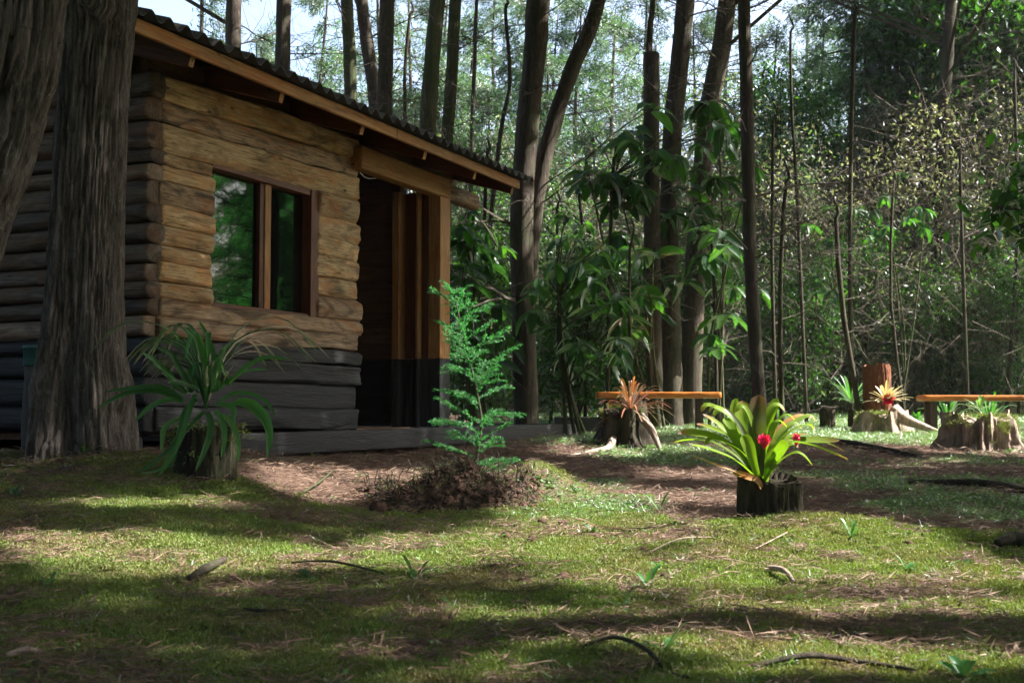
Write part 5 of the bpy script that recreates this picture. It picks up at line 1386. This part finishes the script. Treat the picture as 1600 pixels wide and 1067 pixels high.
# a twiggy dry tangle at the seedling's foot
g = Geo(); A, B = [], []
for k in range(70):
    p = np.array([at_px(rng.uniform(690, 790), 6.1), 6.1 + rng.normal(0, .08), 0]); p[2] = float(gz(p[0], p[1])) + .02
    q = p + np.array([rng.normal(0, .06), rng.normal(0, .05), rng.uniform(.04, .16)]); A.append(p); B.append(q)
g.sticks(A, B, .002, .001, .5); rebase(g, heap).build('dry_stalks', M['bark'], heap)['kind'] = 'stuff'

# ------------------------------------------------------------------ benches
def bench(x0, x1, Y, zt, th, dp, legs, label):
    z0 = float(gz((x0 + x1) / 2, Y)); root = empty('bench', ((x0 + x1) / 2, Y, z0), 0, label, 'bench')
    L = x1 - x0; g = log_mesh(L, th, dp, 77 + int(x0 * 3), 7, wob=.2); o = g.build('seat', M['bench'], root, True); o.location = (0, 0, zt - th / 2 - z0)
    for lx in legs:
        for s in (-1, 1):
            gg = Geo(); zl = zt - th - .002 - z0
            gg.box(-.03, .03, -.03, .03, -.08, zl, .004); q = gg.build('leg', M['post'], root); q.location = (lx - (x0 + x1) / 2, s * (dp / 2 - .05), 0)
    return root
bx0, bx1 = at_px(931, 14.3), at_px(1124, 14.3)
bench(bx0, bx1, 14.3, P(0, 612.5, 14.3)[2], .075, .32, [at_px(955, 14.3), at_px(1092, 14.3)], 'long low bench with an orange wooden seat, half hidden by the spiky reddish plant')
bench(at_px(1437, 14), at_px(1700, 14), 14, P(0, 617.5, 14)[2], .07, .32, [at_px(1453, 14), at_px(1660, 14)], 'long low bench with an orange wooden seat at the right edge')

# ------------------------------------------------------------------ small plants on the moss
def plantlet(px, py, n, L, W, label, mat='strap', up=(.2, 1.1), name='small_plant'):
    p = gp(px, py, 0); return rosette(name, (p[0], p[1], p[2]), label, n, L, W, mat, up, 'small plant', OVAL if W > .012 else STRAP)
for a in [(1012, 915, 5, (.05, .11), .016, 'small green seedling plant between two shadow bands'), (1040, 1015, 6, (.05, .12), .014, 'green broad-bladed plantlet near the bottom centre'),
          (1505, 1060, 8, (.04, .07), .022, 'cluster of light green leaves at the bottom right'), (1330, 835, 4, (.05, .1), .012, 'green plantlet just right of the bromeliad stump'),
          (1415, 890, 6, (.04, .08), .016, 'green plantlet on the moss crest at the right'), (648, 905, 9, (.06, .12), .012, 'feathery green plantlet in the shaded middle of the moss'),
          (480, 905, 5, (.04, .08), .016, 'bluish green plantlet on the left moss'), (925, 830, 3, (.03, .06), .018, 'tiny light green leaf near the soil lumps'), (808, 820, 3, (.04, .07), .014, 'bright green blade beside the soil heap'),
          (310, 825, 3, (.03, .05), .012, 'tiny bright green plantlet left of the middle'), (22, 775, 8, (.06, .12), .014, 'grassy plantlet at the left edge'), (130, 712, 9, (.06, .12), .018, 'small green plant at the foot of the fluted trunk'),
          (490, 716, 6, (.05, .1), .02, 'small green plant at the foot of the deck beam'), (75, 918, 6, (.03, .06), .014, 'small bluish plantlet in the left shade'), (1095, 775, 6, (.06, .12), .012, 'grass plantlet left of the bromeliad stump'),
          (1030, 800, 6, (.06, .14), .012, 'green grass plantlet on the earth edge'), (900, 822, 2, (.03, .05), .02, 'single pale leaf near the moss rise'), (970, 950, 5, (.04, .08), .014, 'plantlet in the long shadow band')]:
    plantlet(*a)
plantlet(-4, 1062, 5, (.05, .09), .02, 'green leaf poking in at the lower left corner')

# ------------------------------------------------------------------ ground cover (geometry nodes)
protos = bpy.data.collections.new('ground_cover_prototypes')
def proto(name, g, mat):
    c = bpy.data.collections.new(name)
    return c
def tuft_proto(kind, k):
    g = Geo(); r = np.random.default_rng(900 + k)
    def dirs(n, zlo, zhi):
        z = r.uniform(zlo, zhi, n); a = r.uniform(0, 6.283, n); q = np.sqrt(np.maximum(1 - z * z, 0)); return np.stack([q * np.cos(a), q * np.sin(a), z], -1)
    if kind == 'moss':
        n = 22; p = np.stack([r.normal(0, .011, n), r.normal(0, .011, n), np.full(n, -.003)], -1)
        g.leaves(p, dirs(n, .45, 1), dirs(n, -.3, .3), r.uniform(.005, .010, n), r.uniform(.0025, .0045, n), r.uniform(.1, .95, n)); m_ = M['moss']
    elif kind == 'grass':
        n = 9; p = np.stack([r.normal(0, .012, n), r.normal(0, .012, n), np.full(n, -.003)], -1)
        g.leaves(p, dirs(n, .25, .95), dirs(n, -.3, .3), r.uniform(.03, .07, n), r.uniform(.004, .007, n), r.uniform(.1, .9, n)); m_ = M['grass']
    elif kind == 'litter':
        n = 5; p = np.stack([r.normal(0, .014, n), r.normal(0, .014, n), r.uniform(.001, .008, n)], -1)
        g.leaves(p, dirs(n, -.08, .22), dirs(n, .6, 1), r.uniform(.02, .055, n), r.uniform(.0016, .0032, n), r.uniform(.1, 1, n)); m_ = M['litter']
    else:
        n = 6; p = np.stack([r.normal(0, .012, n), r.normal(0, .012, n), r.uniform(.003, .012, n)], -1)
        g.leaves(p, dirs(n, .0, .4), dirs(n, .6, 1), r.uniform(.012, .022, n), r.uniform(.008, .014, n), r.uniform(.3, 1, n)); m_ = M['grass']
    return g.mesh(kind + '_tuft', m_)
def cover(name, kind, pts, rot, scl, label, cat):
    c = bpy.data.collections.new(kind + '_tufts')
    for k in range(4):
        c.objects.link(bpy.data.objects.new('%s_tuft' % kind, tuft_proto(kind, k + {'moss': 0, 'grass': 10, 'litter': 20, 'leafy': 30}[kind])))
    me = bpy.data.meshes.new(name); me.vertices.add(len(pts)); me.vertices.foreach_set('co', pts.astype(np.float32).ravel())
    a = me.attributes.new('rot', 'FLOAT_VECTOR', 'POINT'); a.data.foreach_set('vector', rot.astype(np.float32).ravel())
    a = me.attributes.new('scl', 'FLOAT', 'POINT'); a.data.foreach_set('value', scl.astype(np.float32))
    o = bpy.data.objects.new(name, me); col.objects.link(o); tag(o, label, cat, kind='stuff')
    ng = bpy.data.node_groups.new(name, 'GeometryNodeTree')
    ng.interface.new_socket('Geometry', in_out='INPUT', socket_type='NodeSocketGeometry'); ng.interface.new_socket('Geometry', in_out='OUTPUT', socket_type='NodeSocketGeometry')
    gi = ng.nodes.new('NodeGroupInput'); go = ng.nodes.new('NodeGroupOutput'); ip = ng.nodes.new('GeometryNodeInstanceOnPoints'); ci = ng.nodes.new('GeometryNodeCollectionInfo')
    ci.inputs['Collection'].default_value = c; ci.inputs['Separate Children'].default_value = True; ci.inputs['Reset Children'].default_value = True
    ar = ng.nodes.new('GeometryNodeInputNamedAttribute'); ar.data_type = 'FLOAT_VECTOR'; ar.inputs[0].default_value = 'rot'
    asc = ng.nodes.new('GeometryNodeInputNamedAttribute'); asc.data_type = 'FLOAT'; asc.inputs[0].default_value = 'scl'
    L = ng.links.new
    L(gi.outputs[0], ip.inputs['Points']); L(ci.outputs[0], ip.inputs['Instance']); ip.inputs['Pick Instance'].default_value = True
    L(ar.outputs[0], ip.inputs['Rotation']); L(asc.outputs[0], ip.inputs['Scale']); L(ip.outputs[0], go.inputs[0])
    o.modifiers.new('cover', 'NODES').node_group = ng
    return o
def ground_pts(n, ylo, yhi, pad=.55):
    y = ylo * (yhi / ylo) ** rng.random(n); x = rng.uniform(-1, 1, n) * (.47 * y + pad)
    return x, y
def finish(x, y, base, up=0.0):
    n = len(x); z = gz(x, y) + (fbm(x * 22, y * 22, 0, 15, 2) - .5) * .022 * (1 - sstep(6, 12, y))
    rot = np.stack([rng.normal(0, .15, n), rng.normal(0, .15, n), rng.uniform(0, 6.283, n)], -1)
    return np.stack([x, y, z + up], -1), rot, base
def free(x, y):
    """outside the cabin footprint"""
    dx, dy = x - WALL_C[0], y - WALL_C[1]; t = dx * WD[0] + dy * WD[1]; s = dx * WNn[0] + dy * WNn[1]
    return ~((t > -.65) & (t < 6.3) & (s > -.42))
x, y = ground_pts(210000, 1.35, 13); mm = moss_mask(x, y); k = (rng.random(len(x)) < mm ** 1.3 * 1.05) & free(x, y); x, y = x[k], y[k]
p_, r_, s_ = finish(x, y, rng.uniform(.7, 1.35, len(x)) * (.75 + .14 * y)); cover('moss_carpet', 'moss', p_, r_, s_, 'yellow-green moss carpet covering the foreground', 'moss')
x, y = ground_pts(110000, 1.4, 22); gm = grass_mask(x, y); k = (rng.random(len(x)) < gm + .012) & free(x, y); x, y = x[k], y[k]
p_, r_, s_ = finish(x, y, rng.uniform(.5, 1.1, len(x)) * np.interp(y, [2, 8, 20], [.55, .75, 1.5])); cover('grass', 'grass', p_, r_, s_, 'short grass of the sunny lawn and thin patches on the bare earth', 'grass')
x, y = ground_pts(60000, 1.35, 16); mm = moss_mask(x, y); k = (rng.random(len(x)) < (.06 + .9 * (1 - mm)) * (1 - .85 * grass_mask(x, y))) & free(x, y); x, y = x[k], y[k]
p_, r_, s_ = finish(x, y, rng.uniform(.6, 1.5, len(x)) * (.75 + .12 * y), .004); cover('needle_litter', 'litter', p_, r_, s_, 'dry brown needles and straw strewn over moss and earth', 'litter')
x, y = ground_pts(26000, 1.5, 12); gm = grass_mask(x, y); k = (rng.random(len(x)) < gm * .9 + .006) & free(x, y) & (y < 11); x, y = x[k], y[k]
p_, r_, s_ = finish(x, y, rng.uniform(.7, 1.4, len(x)) * (.7 + .1 * y)); cover('ground_leaves', 'leafy', p_, r_, s_, 'small broad-leaved weeds on the bare earth', 'weeds')

# ------------------------------------------------------------------ thin haze volume added to lift the dark shadows
g = Geo(); g.box(-75, 75, -28, 95, -3, 36)
hz_m = bpy.data.materials.new('shadow_lift_haze'); hz_m.use_nodes = True
nt = hz_m.node_tree; nt.nodes.clear()
ho = nt.nodes.new('ShaderNodeOutputMaterial'); hv = nt.nodes.new('ShaderNodeVolumePrincipled')
hv.inputs['Color'].default_value = (.88, .92, 1.0, 1); hv.inputs['Density'].default_value = 0.0004; hv.inputs['Anisotropy'].default_value = 0.3
nt.links.new(hv.outputs[0], ho.inputs['Volume'])
tag(g.build('haze', hz_m), 'thin bluish haze volume added to lift the dark shadows of the wood', kind='stuff')
